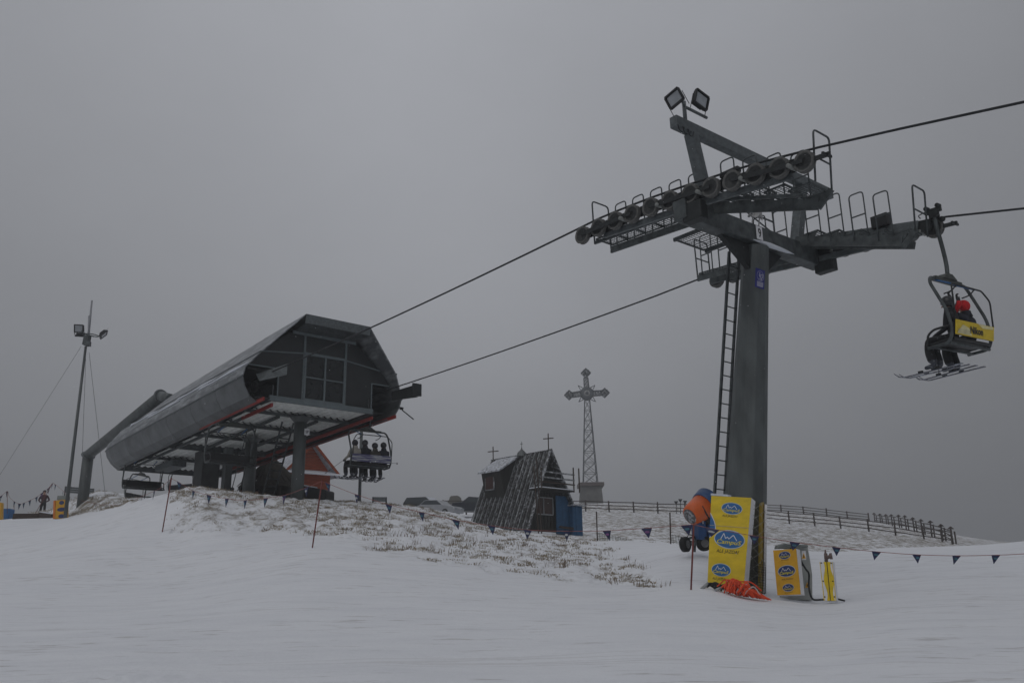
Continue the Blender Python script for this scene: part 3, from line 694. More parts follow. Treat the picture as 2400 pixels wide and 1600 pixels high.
# gable panels (split as in the photo)
gx0, gx1, gw0, gw1 = .62, 4.72, 1.66, 3.48
zb_, zo, zt_, zs = 7.62, 8.72, 9.50, 10.28
def gp(pts, name='gable_panel', m_=GABLE, off=0):
    mb = MB(); mb.prism([loc(wallU+off, a, b) for a, b in pts], U*.04); return mb.build(name, m_, st)
gp([(gx0, zb_), (gw0-.04, zb_), (gw0-.04, zt_-.02), (-.12, 9.30), (-.45, 8.95), (-.6, zo+.02), (gx0, zo+.02)])
gp([(gw1+.04, zb_), (gx1, zb_), (gx1, zo+.02), (5.6, zo+.02), (5.45, 8.95), (5.12, 9.30), (gw1+.04, zt_-.02)])
gp([(-.1, 9.33), (gw0-.04, zt_+.02), (gw0-.04, 10.24), (1.0, 10.24)])
gp([(gw1+.04, zt_+.02), (5.1, 9.33), (4.0, 10.24), (gw1+.04, 10.24)])
gp([(gw0, zt_+.06), (gw1, zt_+.06), (gw1, 10.24), (gw0, 10.24)])
# muntins
mb = MB(); f_ = lambda a, b, w_=.05: mb.beam(loc(wallU-.02, *a), loc(wallU-.02, *b), w_, .05, U)
f_((gw0, zb_), (gw0, 10.24), .09); f_((gw1, zb_), (gw1, 10.24), .09); f_((-.1, 9.31), (gw0, zt_)); f_((gw1, zt_), (5.1, 9.31)); f_((gx0, zb_), (gx0, zo)); f_((-.6, zo), (gx0, zo)); f_((gx1, zb_), (gx1, zo)); f_((gx1, zo), (5.6, zo))
mb.build('gable_muntins', FRAME, st)
win = MB(); win.beam(loc(wallU-.04, gw0, zt_), loc(wallU-.04, gw1, zt_), .1, .08, U); win.beam(loc(wallU-.04, gw0, zb_+.04), loc(wallU-.04, gw1, zb_+.04), .1, .08, U)
for a in (gw0+.05, (gw0+gw1)/2, gw1-.05): win.beam(loc(wallU-.045, a, zb_), loc(wallU-.045, a, zt_), .07, .06, U)
win.beam(loc(wallU-.05, gw0, (zb_+zt_)/2), loc(wallU-.05, gw1, (zb_+zt_)/2), .045, .05, U)
wn = win.build('window', FRAME, st)
mid = (gw0+gw1)/2; zm = (zb_+zt_)/2
for a, b in ((gw0+.09, mid-.04), (mid+.04, gw1-.09)):
    for c, d in ((zb_+.08, zm-.03), (zm+.03, zt_-.05)):
        mb = MB(); mb.obox(loc(wallU, (a+b)/2, (c+d)/2), W*(b-a)/2, U*.012, Zv*(d-c)/2); mb.build('pane', GLZ, wn)
mb = MB(); mb.beam(loc(wallU-.06, gx0-.35, zb_-.08), loc(wallU-.06, gx1+.05, zb_-.08), .14, .2); mb.build('sill_beam', FRAME, st, .01)
# mouths: dark inner linings, deflector plates
for s0, sg_ in ((0, 1), (5, -1)):
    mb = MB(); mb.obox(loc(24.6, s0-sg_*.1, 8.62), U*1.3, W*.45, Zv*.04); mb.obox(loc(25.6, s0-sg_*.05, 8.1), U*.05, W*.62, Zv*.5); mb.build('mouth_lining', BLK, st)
    mb = MB(); mb.obox(loc(23.6, s0+sg_*.42, 7.75), U*.5, W*.02, Zv*.3); mb.build('mouth_side_plate', GALD, st)
mb = MB(); q = loc(22.3, .0, 8.2); mb.prism([loc(22.95, -.35, 8.34), loc(22.6, -.35, 8.0), loc(21.9, .38, 8.2), loc(21.9, .38, 8.62)], U*.04); mb.build('rope_guide_fin', GALV, st)
mb = MB(); mb.prism([loc(22.2, 5.1, 7.9), loc(22.2, 5.1, 8.25), loc(20.4, 5.12, 8.22), loc(20.2, 5.12, 8.12), loc(20.2, 5.12, 7.74), loc(20.5, 5.12, 7.72)], W*.06); mb.obox(loc(20.22, 5.0, 7.95), U*.03, W*.2, Zv*.24); mb.build('entry_guide_arm', DARKM, st)
mb = MB(); mb.tube([loc(22.4, 5.75, 7.62), loc(22.0, 6.05, 7.2)], .025, 6); mb.lathe(loc(22.4, 5.72, 7.68), W, [(-.06, 0), (-.06, .06), (.06, .06), (.06, 0)], 12); mb.build('side_prop', DARKM, st)
for s0 in (-.05, 4.95):      # tyre conveyors hidden in the mouths
    mb = MB()
    for k in range(16):
        mb = MB(); mb.lathe(loc(23.7+k*.75, s0, 8.02-.02*k), W, [(-.06, 0), (-.06, .2), (.06, .2), (.06, 0)], 14); mb.build('drive_tyre', TYRE, st)
# corrugated soffit bays and cross beams
bU = [23.1, 24.85, 27.4, 30.1, 32.7, 36.1, 39.3]
def sz(u_): return 7.48-(u_-22.9)*.033
for a, b in zip(bU[:-1], bU[1:]):
    mb = MB(); n = 56; s_a, s_b = .42, 4.58; vs = []
    for i in range(n+1):
        s_ = s_a+(s_b-s_a)*i/n; h = (.0, .07, .07, .0)[i % 4]
        vs += [loc(a+.05, s_, sz(a)+h), loc(b-.02, s_, sz(b)+h+.03)]
    mb.add(vs, [(2*i, 2*i+2, 2*i+3, 2*i+1) for i in range(n)]); mb.build('soffit_sheet', SOFF, st)
for i, a in enumerate(bU[1:-1]):
    mb = MB(); mb.beam(loc(a, -.2, sz(a)-.06), loc(a, 5.2, sz(a)-.06), .12, .12 if i != 3 else .3); mb.build('cross_joist', GALD, st)
for s_ in (1.6, 3.3):
    mb = MB(); mb.beam(loc(25, s_, sz(25)-.12), loc(33, s_, sz(33)-.14), .12, .1); mb.build('longitudinal_joist', GALD, st)
# red guide rails both sides, outer and inner, and grey underside channel between
for s0, s1 in ((-.32, .34), (5.32, 4.66)):
    for k, (q, a, b) in enumerate(((s0, 22.2, 28.2 if s0 < 1 else 37.5), (s1, 22.9, 25.6 if s0 < 1 else 37.5))):
        mb = MB(); mb.beam(loc(a, q, 7.27-(a-22)*.028), loc(b, q, 7.27-(b-22)*.028), .06, .13); mb.build('red_guide_rail', REDM, st)
        if b < 30: mb = MB(); mb.beam(loc(b+.02, q, 7.27-(b-22)*.028), loc(38.5, q, 7.27-(38.5-22)*.028), .06, .12); mb.build('grey_guide_rail', SHELL, st)
    mb = MB(); mb.beam(loc(23, (s0+s1)/2, 7.50), loc(38.6, (s0+s1)/2, 7.04), .55, .03); mb.build('guide_channel', DARKM, st)
# round columns, rear steel tower and drive bay
def gcol(u_, r, ztop, name='support_column', m_=COLM, s_=2.5):
    p = loc(u_, s_, 0); p.z = gz(p.x, p.y)-.4; mb = MB(); mb.tube([p, loc(u_, s_, ztop)], r, 20)
    mb.lathe(loc(u_, s_, ztop-.2), Zv, [(0, r), (.2, r+.18)], 20); return mb.build(name, m_, st)
gcol(24.85, .25, sz(24.85)-.1); gcol(29.5, .26, sz(29.5)-.1)
for u_, hw, s_, m_ in ((33.7, .52, 2.2, DARKM), (32.0, .2, 2.5, COLM), (35.2, .35, 2.6, DARKM)):
    p = loc(u_, s_, 0); z0 = gz(p.x, p.y)-.4; mb = MB(); mb.obox(loc(u_, s_, (z0+7.1)/2), U*hw, W*hw*.8, Zv*(7.1-z0)/2); mb.build('drive_tower', mat('dim_grey_cladding', (.06, .065, .065), .7, 0, .3, 3) if m_ is DARKM else m_, st)
plate(st, loc(24.58, 2.66, 6.72), W, Zv, .22, .26, WHT, 'SP', BLKT, .62, .45)
mb = MB(); mb.lathe(loc(36.2, 2.5, 7.7), Zv, [(-.12, 0), (-.12, 2.2), (-.1, 2.45), (.1, 2.45), (.12, 2.2), (.12, 0)], 48); mb.build('bullwheel', DARKM, st)
mb = MB(); mb.obox(loc(36.9, 1.6, 6.78), U*1.2, W*.35, Zv*.16); mb.build('equipment_duct', GALV, st, .02);
# access ladder beside the front column
lp = loc(27.6, 2.5, 0); lp.z = gz(lp.x, lp.y); lad = ladder(st, lp, loc(25.9, 2.45, 7.3), W, .5, .03, .33, 'service_ladder')
mb = MB(); q = [loc(28.3, 1.5, lp.z), loc(26.8, 1.5, 7.2)]; mb.tube(q, .025, 6); mb.tube([p-W*.35 for p in q], .02, 6); mb.build('stay_rod', GALD, st)
# bent pipe mast behind, reaching over the roof
tb = V((P(194, 1172, 53).x, 53, 0)); tb.z = gz(tb.x, tb.y)
e1 = P(207, 1066, 53); e2 = P(377, 928, 45.2); e3 = rings[5][6].lerp(rings[6][6], .1)-Zv*.1
pm = thing('bent_pipe_gantry', 'thick grey bent pipe rising from the bank over the rear of the station roof', 'gantry', tb)
mb = MB(); mb.tube([tb-Zv*.5, e1+Zv*.05], .31, 24); mb.build('upright_pipe', COLM, pm)
mb = MB(); mb.tube([e1, e2], .3, 24); mb.build('raked_pipe', COLM, pm)
mb = MB(); mb.tube([e2, e3], .26, 24); mb.build('head_pipe', COLM, pm)
mb = MB(); mb.lathe(e1-Zv*.02, (e2-e1).normalized()+Zv, [(-.03, .30), (-.03, .40), (.03, .40), (.03, .30)], 24); mb.lathe(e2, (e2-e1).normalized(), [(-.03, .28), (-.03, .37), (.03, .37), (.03, .28)], 24); mb.build('pipe_flanges', GALV, pm)
mb = MB(); k_ = e1.lerp(e2, .55); mb.beam(k_, rings[6][6]-Zv*.2, .18, .14); mb.build('pipe_bracket', GALV, pm)

# ------------------------------------------------------------------ chairs (local: +x right of travel, +y forward, origin at the rope grip)
def chair(label, panel='dark', group='four seat chairs on the lift', foot=False):
    t = bpy.data.objects.new('lift_chair', None); C.objects.link(t); t['label'] = label; t['category'] = 'lift chair'; t['group'] = group; t['_local'] = 1
    def B(mb, n, m_, bevel=0): return mb.build(n, m_, t, bevel)
    mb = MB(); mb.obox((0, 0, .22), (.04, 0, 0), (0, .17, 0), (0, 0, .05)); mb.obox((0, .0, .12), (.05, 0, 0), (0, .1, 0), (0, 0, .06)); mb.lathe((-.06, .13, .3), (1, 0, 0), [(0, 0), (0, .05), (.12, .05), (.12, 0)], 12); mb.lathe((-.06, -.12, .3), (1, 0, 0), [(0, 0), (0, .05), (.12, .05), (.12, 0)], 12)
    mb.lathe((.1, -.1, .02), (1, 0, 0), [(0, 0), (0, .06), (.06, .06), (.06, 0)], 12); mb.tube(arc([(0, .3, .14), (0, .32, .22), (0, .1, .25)]), .012, 5); B(mb, 'grip', DARKM)
    mb = MB(); mb.tube(arc([(0, 0, .1), (.02, 0, -.2), (.09, 0, -.6), (.12, 0, -.95), (.08, 0, -1.2), (0, 0, -1.34)]), .045, 10); B(mb, 'hanger_arm', GALD)
    mb = MB(); mb.beam((-.62, .03, -1.38), (.62, .03, -1.38), .16, .07); mb.prism([(-.32, -.09, -1.36), (.32, -.09, -1.36), (.12, -.09, -1.24), (-.12, -.09, -1.24)], (0, .2, 0)); B(mb, 'hanger_beam', mat('greenish_hanger_beam', (.06, .066, .06), .6, .2), .01)
    mb = MB()
    for k in (-1, 1): mb.tube(rounded([(k*.5, 0, -1.4), (k*.82, 0, -1.4), (k*.93, -.03, -1.55), (k*.93, -.26, -2.2), (k*.93, -.30, -2.6), (k*.93, -.2, -2.86), (k*.93, .26, -2.88)], .14), .034, 10)
    mb.tube([(-.93, -.2, -2.86), (.93, -.2, -2.86)], .034, 10); mb.tube([(-.93, .15, -2.88), (.93, .15, -2.88)], .03, 8); B(mb, 'side_frame', GALD)
    mb = MB(); mb.prism([(-.88, -.28, -2.80), (-.88, .30, -2.84), (-.88, .32, -2.79), (-.88, -.28, -2.74)], (1.76, 0, 0)); B(mb, 'seat', BLK, .015)
    bm_ = {'dark': BLK, 'nikon': YEL, 'ad': PANW}[panel]
    mb = MB(); mb.prism([(-.86, -.32, -2.70), (-.86, -.38, -2.44), (-.86, -.35, -2.44), (-.86, -.29, -2.70)], (1.72, 0, 0)); B(mb, 'backrest', BLK)
    mb = MB(); mb.prism([(-.93, -.348, -2.71), (-.93, -.408, -2.42), (-.93, -.39, -2.42), (-.93, -.33, -2.71)], (1.80, 0, 0)); bp_ = B(mb, 'back_panel', bm_)
    if panel == 'nikon':
        F = Face((-.93, -.41, -2.42), (.87, -.41, -2.42), (-.93, -.35, -2.71), (.87, -.35, -2.71)); 
        mb = MB(); mb.add([F.at(a, b, .004) for a, b in ((.02, .08), (.40, .05), (.33, .55), (.16, .72))], [(0, 1, 2, 3)]); mb.add([F.at(a, b, .004) for a, b in ((.55, .98), (.97, .97), (.97, .78), (.68, .72))], [(0, 1, 2, 3)]); mb.build('pale_print', mat('pale_yellow_print', (.75, .68, .35), .5), t)
        mb = MB(); F.text(mb, 'Nikon', .52, .46, .34, .52, .008, .03); mb.build('lettering', BLKT, t)
        mb = MB()
        for v_ in (.14, .22, .3, .38): F.strip(mb, [(.03, v_), (.34, v_)], .006, .006)
        mb.build('thin_lines', mat('grey_print', (.3, .3, .3), .5), t)
    mb = MB()
    mb.tube(rounded([(-.9, -.38, -2.42), (-.9, -.42, -1.85), (-.72, -.36, -1.62), (.72, -.36, -1.62), (.9, -.42, -1.85), (.9, -.38, -2.42)], .08), .018, 7)
    for k in (-.45, .4): mb.tube(arc([(k, -.35, -1.62), (k-.04, -.24, -1.72), (k-.1, -.1, -1.76)]), .015, 6)
    B(mb, 'restraint_bar', DARKM)
    mb = MB()
    for k in (-.5, .45): mb.tube([(k-.08, .02, -1.42), (k, -.35, -1.62)], .02, 7)
    B(mb, 'bar_link', BLUT)
    for k in (-1, 1):
        mb = MB(); mb.tube(rounded([(k*.9, -.32, -2.5), (k*.9, .1, -2.52), (k*.9, .24, -2.62), (k*.9, .26, -2.86)], .08), .025, 8); B(mb, 'arm_rest', BLK)
    if foot:
        mb = MB(); mb.tube(arc([(0, .3, -2.6), (0, .42, -3.0), (0, .36, -3.3)]), .018, 6); mb.tube(rounded([(-.4, .36, -3.25), (-.35, .4, -3.3), (.35, .4, -3.3), (.4, .36, -3.25)], .05), .018, 6); B(mb, 'foot_rest', DARKM)
    return t
def place(o, p, fwd, roll=0, piv=-1.2):
    fwd = fwd.normalized(); x = fwd.cross(Zv); m_ = Matrix.Identity(4)
    for i in range(3): m_[i][0] = x[i]; m_[i][1] = fwd[i]; m_[i][2] = Zv[i]; m_[i][3] = p[i]
    o.matrix_world = m_ @ Matrix.Translation((0, 0, piv)) @ Matrix.Rotation(roll, 4, 'Y') @ Matrix.Translation((0, 0, -piv)); return o
ch1 = chair('chair with yellow panel carrying two skiers right of the pylon', 'nikon'); CH1 = place(ch1, loc(-.12, 4.98, 7.84), U, R_(-5), -1.7).matrix_world.copy()
ch2 = chair('chair with printed panel and four passengers, just outside the right side of the station', 'ad'); CH2 = place(ch2, loc(23.7, 4.95, 8.25), U, R_(-1)).matrix_world.copy()
ch3 = chair('large empty dark chair hanging under the middle of the station', 'dark'); place(ch3, loc(25.6, 0, 8.2), -U)
ch4 = chair('empty chair with dark seat at the left rear end of the station', 'dark', foot=True); place(ch4, P(349, 1010, 44.2), -U)
ch5 = copy_tree(ch4); ch5['label'] = 'farther empty chair turning around behind the left rear chair'; place(ch5, P(337, 1058, 52), -U+W*.8)
ch6 = copy_tree(ch4); ch6['label'] = 'chair seen edge on under the rear edge of the station, left of the drive tower'; place(ch6, P(441, 1043, 54), W+U*.55)

# ------------------------------------------------------------------ people (skin-modifier bodies)
def person_mesh(joints, edges, mats, mat_of):
    """joints: name->(x,y,z,r[,r2]); edges: (a,b); mat_of: edge index -> material index"""
    names = list(joints); me = bpy.data.meshes.new('person'); me.from_pydata([joints[k][:3] for k in names], [(names.index(a), names.index(b)) for a, b in edges], [])
    ob = bpy.data.objects.new('person', me); C.objects.link(ob)
    md = ob.modifiers.new('s', 'SKIN'); sk = me.skin_vertices[0].data
    for i, k in enumerate(names):
        r = joints[k][3]; r2 = joints[k][4] if len(joints[k]) > 4 else r; sk[i].radius = (r, r2); sk[i].use_root = (i == 0)
    ob.modifiers.new('u', 'SUBSURF').levels = 2
    dg = bpy.context.evaluated_depsgraph_get(); m2 = bpy.data.meshes.new_from_object(ob.evaluated_get(dg)); bpy.data.objects.remove(ob)
    segs = [(V(joints[a][:3]), V(joints[b][:3])) for a, b in edges]
    for mm in mats: m2.materials.append(mm)
    for p in m2.polygons:
        c = p.center; best = 1e9; bi = 0
        for i, (a, b) in enumerate(segs):
            d = b-a; t = max(0, min(1, (c-a).dot(d)/d.length_squared)); q = (c-(a+d*t)).length
            if q < best: best = q; bi = i
        p.material_index = mat_of[bi]; p.use_smooth = True
    m2.name = 'person'; return m2
def hand_chains(j, e, mo, side, wrist, d, curl, tag_):
    """five short finger chains rooted in the palm"""
    w_ = V(j[wrist][:3]); d = V(d).normalized(); s_ = V(side).normalized(); c = V(curl).normalized()
    j[tag_+'palm'] = (*(w_+d*.07), .036, .03); e.append((wrist, tag_+'palm')); mo.append(4)
    for k in range(4):
        o = s_*(k-1.5)*.021; a = w_+d*(.115-.004*abs(k-1.3))+o; b = a+d*.03+c*.02; f = b+c*.035+d*.002
        j[f'{tag_}f{k}a'] = (*a, .0105); j[f'{tag_}f{k}b'] = (*b, .01); j[f'{tag_}f{k}c'] = (*f, .008)
        e += [(tag_+'palm', f'{tag_}f{k}a'), (f'{tag_}f{k}a', f'{tag_}f{k}b'), (f'{tag_}f{k}b', f'{tag_}f{k}c')]; mo += [4, 4, 4]
    a = w_+d*.05-s_*.045+c*.012; b = a+d*.03+c*.025
    j[tag_+'ta'] = (*a, .012); j[tag_+'tb'] = (*b, .01); e += [(tag_+'palm', tag_+'ta'), (tag_+'ta', tag_+'tb')]; mo += [4, 4]
def seated(x, jacket, trous, label, M, arms='lap', lean=0, hat=HELM, hatlabel='helmet', head_tilt=0, bulk=1.0, sc=1.0, group=None, legdx=0, kn=0):
    b = bulk; L_ = lean
    sy = -.13; sz_ = -2.70
    j = {'pel': (x, sy, sz_, .15*b, .12*b), 'wa': (x+L_*.3, sy-.02, sz_+.19, .155*b, .12*b), 'che': (x+L_*.7, sy-.02, sz_+.40, .19*b, .14*b), 'nk': (x+L_, sy+.01, sz_+.56, .065, .065), 'hd': (x+L_+head_tilt, sy+.03, sz_+.67, .09, .1), 'ht': (x+L_+head_tilt*1.5, sy+.03, sz_+.79, .09, .095)}
    e = [('pel', 'wa'), ('wa', 'che'), ('che', 'nk'), ('nk', 'hd'), ('hd', 'ht')]; mo = [0, 0, 0, 2, 2]
    for s_, nm in ((-1, 'l'), (1, 'r')):
        sx = x+L_*.8+s_*.19*b
        j[nm+'sh'] = (sx, sy-.02, sz_+.46, .08*b)
        if arms == 'up' and s_ == 1: el = (sx+.08, sy+.12, sz_+.62); wr = (x+.20, sy-.0, sz_+.86)
        elif arms == 'upl' and s_ == -1: el = (sx-.08, sy+.12, sz_+.62); wr = (x-.22, sy+.0, sz_+.86)
        elif arms == 'wide': el = (sx+s_*.1, sy+.05, sz_+.2); wr = (sx+s_*.12, sy+.28, sz_+.12)
        else: el = (sx+s_*.04, sy+.05, sz_+.18); wr = (x+s_*.12, sy+.27, sz_+.12)
        j[nm+'el'] = (*el, .055*b); j[nm+'wr'] = (*wr, .042); e += [('che', nm+'sh'), (nm+'sh', nm+'el'), (nm+'el', nm+'wr')]; mo += [0, 0, 0]
        up = wr[2] > sz_+.5
        hand_chains(j, e, mo, (s_, 0, 0), nm+'wr', (0, .3, 1) if up else (-.3*s_, 1, -.2), (0, -1, .2) if up else (0, .1, -1), nm)
        hx = x+s_*.09; kx = hx+s_*.05+legdx*s_
        j[nm+'hp'] = (hx, sy+.04, sz_-.01, .105*b, .095*b); j[nm+'kn'] = (kx, sy+.47+kn, sz_+.02, .088*b); j[nm+'ca'] = (kx, sy+.50+kn, sz_-.2, .09*b, .095*b); j[nm+'an'] = (kx, sy+.47+kn, sz_-.41, .092*b, .10*b); j[nm+'he'] = (kx, sy+.44+kn, sz_-.50, .058, .06); j[nm+'to'] = (kx, sy+.66+kn, sz_-.53, .05, .042)
        e += [('pel', nm+'hp'), (nm+'hp', nm+'kn'), (nm+'kn', nm+'ca'), (nm+'ca', nm+'an'), (nm+'an', nm+'he'), (nm+'he', nm+'to')]; mo += [1, 1, 1, 1, 3, 3]
    me = person_mesh(j, e, [jacket, trous, SKIN, BOOT, BLK], mo)
    o = bpy.data.objects.new('person', me); C.objects.link(o); tag(o, label, 'person', group); o['_local'] = 1; o.matrix_world = M
    hx, hy, hz = j['ht'][:3]
    mb = MB(); vs = []; nA, nB = 18, 10
    for i in range(nB+1):
        t = -math.pi*.36+(math.pi*.86)*i/nB
        for k in range(nA): a = 2*math.pi*k/nA; vs.append((hx+.128*math.cos(t)*math.cos(a), hy-.012+.135*math.cos(t)*math.sin(a), hz-.03+.135*math.sin(t)))
    fs = []
    for i in range(nB):
        for k in range(nA):
            a = 2*math.pi*(k+.5)/nA; t = -math.pi*.36+(math.pi*.86)*(i+.5)/nB
            if math.sin(a) > .45 and t < .25: continue
            fs.append((i*nA+k, i*nA+(k+1) % nA, (i+1)*nA+(k+1) % nA, (i+1)*nA+k))
    mb.add(vs, fs, True)
    if hat is REDK: mb.lathe((hx, hy-.01, hz-.06), (0, -.12, 1), [(0, .118), (0, .126), (.045, .126), (.045, .116)], 16)
    mb.build(hatlabel, hat, o)
    mb = MB(); mb.tube([(hx+.1*math.sin(a), hy+.1*math.cos(a), hz-.045) for a in np.linspace(-1.15, 1.15, 9)], .024, 6); mb.build('goggles', BLK, o)
    mb = MB(); mb.lathe((hx, hy+.1, hz-.1), (0, 1, -.3), [(-.02, .02), (.0, .02), (.025, .012), (.032, .001)], 8); mb.build('nose', SKIN, o)
    mb = MB(); mb.lathe((x+L_, sy, sz_+.52), (0, 0, 1), [(0, .13), (.06, .11), (.12, .1), (.12, .08), (.02, .08)], 14); mb.build('collar', jacket, o)
    o['feet'] = [list(j[n+'to'][:3]) for n in 'lr']
    return o
def ski(M, foot, label, L_=1.4, yaw=0, pitch=0, group='skis of the lift passengers'):
    fx, fy, fz = foot; mb = MB(); pts = []
    n = 14; vs = []
    for i in range(n+1):
        t = i/n; y_ = -.66+t*L_; w_ = (.036+.016*abs(2*t-1)**2)*(1 if t < .93 else (1-(t-.93)/.07*.8)); z_ = 0 if t < .86 else ((t-.86)/.14)**2*.13
        for a, b in ((-w_, 0), (w_, 0), (w_, .018), (-w_, .018)): vs.append((a, y_, z_+b))
    fs = [(i*4+k, i*4+(k+1) % 4, (i+1)*4+(k+1) % 4, (i+1)*4+k) for i in range(n) for k in range(4)]+[(3, 2, 1, 0), (n*4, n*4+1, n*4+2, n*4+3)]
    rot = Matrix.Translation((fx, fy-.1, fz-.085)) @ Matrix.Rotation(yaw, 4, 'Z') @ Matrix.Rotation(pitch, 4, 'X')
    mb.add([rot @ V(p) for p in vs], fs); o = bpy.data.objects.new('ski', None); C.objects.link(o); tag(o, label, 'ski', group); o['_local'] = 1; o.matrix_world = M
    mb.build('ski_blade', SKIM, o)
    mb = MB()
    for yy in (.14, -.22):
        c = rot @ V((0, yy+.05, .04)); mb.obox(c, (.03, 0, 0), (0, .045, 0), (0, 0, .022))
    mb.build('binding', BLK, o); return o
def poles(M, a, b, label):
    mb = MB(); mb.tube([a, b], .008, 5); mb.lathe(V(a).lerp(V(b), .94), V(b)-V(a), [(0, .01), (0, .04), (.006, .04), (.006, .01)], 10); mb.tube([a, V(a).lerp(V(b), .1)], .014, 6)
    o = mb.build('ski_pole', BLK); o.matrix_world = M; return tag(o, label, 'ski pole')
g1 = 'skiers on the chair right of the pylon'; g2 = 'passengers on the chair beside the station'
p1 = seated(-.52, JB, TROS, 'person in black jacket and snow flecked trousers at the left of the yellow panelled chair', CH1, 'up', lean=.03, head_tilt=.0, bulk=1.05, group=g1, hatlabel='black_helmet')
p2 = seated(.28, JN, TRO, 'person in dark jacket and red hat raising an arm to the bar', CH1, 'upl', hat=REDK, hatlabel='red_knit_hat', group=g1, legdx=.02)
mb = MB(); mb.tube([(-.02, -.02, -2.1), (.04, -.12, -1.93), (.06, -.13, -1.86)], .055, 8); mb.build('red_sleeve_end', REDK, p2)
for p_, nm, yw in ((p1, 'snow flecked trousers', .12), (p2, 'red hat', -.05)):
    for k, s_ in enumerate(('left', 'right')): ski(CH1, p_['feet'][k], f'ski on the {s_} boot of the person with {nm}', yaw=yw+(.05 if k else -.06), pitch=R_(-3))
poles(CH1, (-.3, .2, -2.45), (-.25, .45, -3.35), 'ski pole hanging between the two skiers on the yellow panelled chair')
for i, (x, ja, lb_, arms, ht, dz) in enumerate(((-.66, JW, 'person in cream jacket at the left end of the four passengers', 'wide', HELM, 0), (-.2, JB, 'person in black jacket, second from the left of the four passengers', 'lap', HELM, .03), (.27, JO, 'person in olive jacket with round dark hat, third of the four passengers', 'lap', HELM, -.05), (.68, JN, 'person in dark navy jacket at the right end of the four passengers', 'lap', HELM, 0))):
    p_ = seated(x, ja, TRO, lb_, CH2 @ Matrix.Translation((0, 0, dz)), arms, hat=ht, hatlabel='dark_hat', group=g2, bulk=1.0)
    for k, s_ in enumerate(('left', 'right')): ski(CH2 @ Matrix.Translation((0, 0, dz)), p_['feet'][k], f'ski on the {s_} boot of passenger in {("cream", "black", "olive", "navy")[i]} jacket', yaw=((.15, .1, -.25, -.3)[i]+(.05 if k else -.05)), pitch=R_((4, 0, 3, -2)[i]))
poles(CH2, (-.85, .15, -2.5), (-1.6, .6, -3.15), 'ski pole sticking out left of the four passengers')
poles(CH2, (.75, .1, -2.62), (1.55, .15, -2.6), 'ski pole sticking out right of the four passengers')
def standing(p, jacket, label, yaw=0, sc=1.0, hips=True, group=None):
    j = {'pel': (0, 0, .93, .14, .11), 'wa': (0, 0, 1.08, .14, .11), 'che': (0, .02, 1.33, .17, .12), 'nk': (0, .03, 1.5, .06), 'hd': (0, .05, 1.6, .085, .095), 'ht': (0, .05, 1.71, .085, .09)}
    e = [('pel', 'wa'), ('wa', 'che'), ('che', 'nk'), ('nk', 'hd'), ('hd', 'ht')]; mo = [0, 0, 0, 2, 2]
    for s_, nm in ((-1, 'l'), (1, 'r')):
        j[nm+'sh'] = (s_*.2, .0, 1.41, .075); j[nm+'el'] = (s_*.33, -.04, 1.15, .055); j[nm+'wr'] = (s_*.2, .12, 1.02, .042)
        e += [('che', nm+'sh'), (nm+'sh', nm+'el'), (nm+'el', nm+'wr')]; mo += [0, 0, 0]; hand_chains(j, e, mo, (0, 0, 1), nm+'wr', (-s_, .3, 0), (0, 1, -.3), nm)
        j[nm+'hp'] = (s_*.1, 0, .88, .1); j[nm+'kn'] = (s_*.12, .03, .5, .075); j[nm+'an'] = (s_*.13, 0, .12, .065); j[nm+'to'] = (s_*.14, .2, .05, .045)
        e += [('pel', nm+'hp'), (nm+'hp', nm+'kn'), (nm+'kn', nm+'an'), (nm+'an', nm+'to')]; mo += [1, 1, 1, 3]
    me = person_mesh(j, e, [jacket, TRO, SKIN, BOOT, BLK], mo); o = bpy.data.objects.new('person', me); C.objects.link(o); tag(o, label, 'person', group); o['_local'] = 1
    o.location = p; o.rotation_euler.z = yaw; o.scale = (sc,)*3
    mb = MB(); mb.lathe((0, .04, 1.70), (0, -.1, 1), [(.112*math.sin(a), max(.001, .112*math.cos(a))) for a in np.linspace(-.3, math.pi/2, 7)], 14); mb.build('hat', HELM, o)
    return o
q = G(103, 60); standing(V((q.x, q.y, P(103, 1207, 60).z-.15)), JM, 'person in maroon jacket standing behind the snow crest left of the light mast', 3.3)
for px, jk, lb_ in ((541, JR, 'person in dark red jacket standing left behind the gap between the drive towers'), (561, JB, 'person in black standing in the gap between the drive towers'), (601, JR, 'person in red and black standing right of the round inner column')):
    q = G(px, 46); standing(V((q.x, q.y, gz(q.x, q.y)-.2)), jk, lb_, random.uniform(-1, 1), group='people waiting under the station')

# ------------------------------------------------------------------ light mast
mbse = P(153, 1209, 50); mbz = V((mbse.x, 50, gz(mbse.x, 50)))
mast = thing('light_mast', 'slim tall grey light mast with floodlights leaning slightly at far left', 'light mast', mbz)
tp = P(201, 812, 50); dirm = (tp-mbz).normalized(); top2 = P(215.5, 704, 50)
mb = MB(); mb.tube([mbz-dirm*.4, tp], [.105, .07], 14); mb.build('mast_pole', COLM, mast)
mb = MB(); mb.tube([P(206, 800, 50), P(210.5, 752, 50), top2], [.07, .07, .05], 8); mb.tube([P(208, 780, 49.8), P(209, 740, 49.8)], .06, 6); mb.build('top_tube', mat('pale_grey_tube', (.3, .31, .33), .5), mast)
mb = MB(); c = P(203.5, 797, 50); mb.obox(c, V((.16, 0, .01)), V((0, .16, 0)), V((.02, 0, .28))); mb.obox(P(207, 806, 49.8), V((.13, 0, 0)), V((0, .1, 0)), V((0, 0, .14))); mb.build('control_box', GALD, mast, .01)
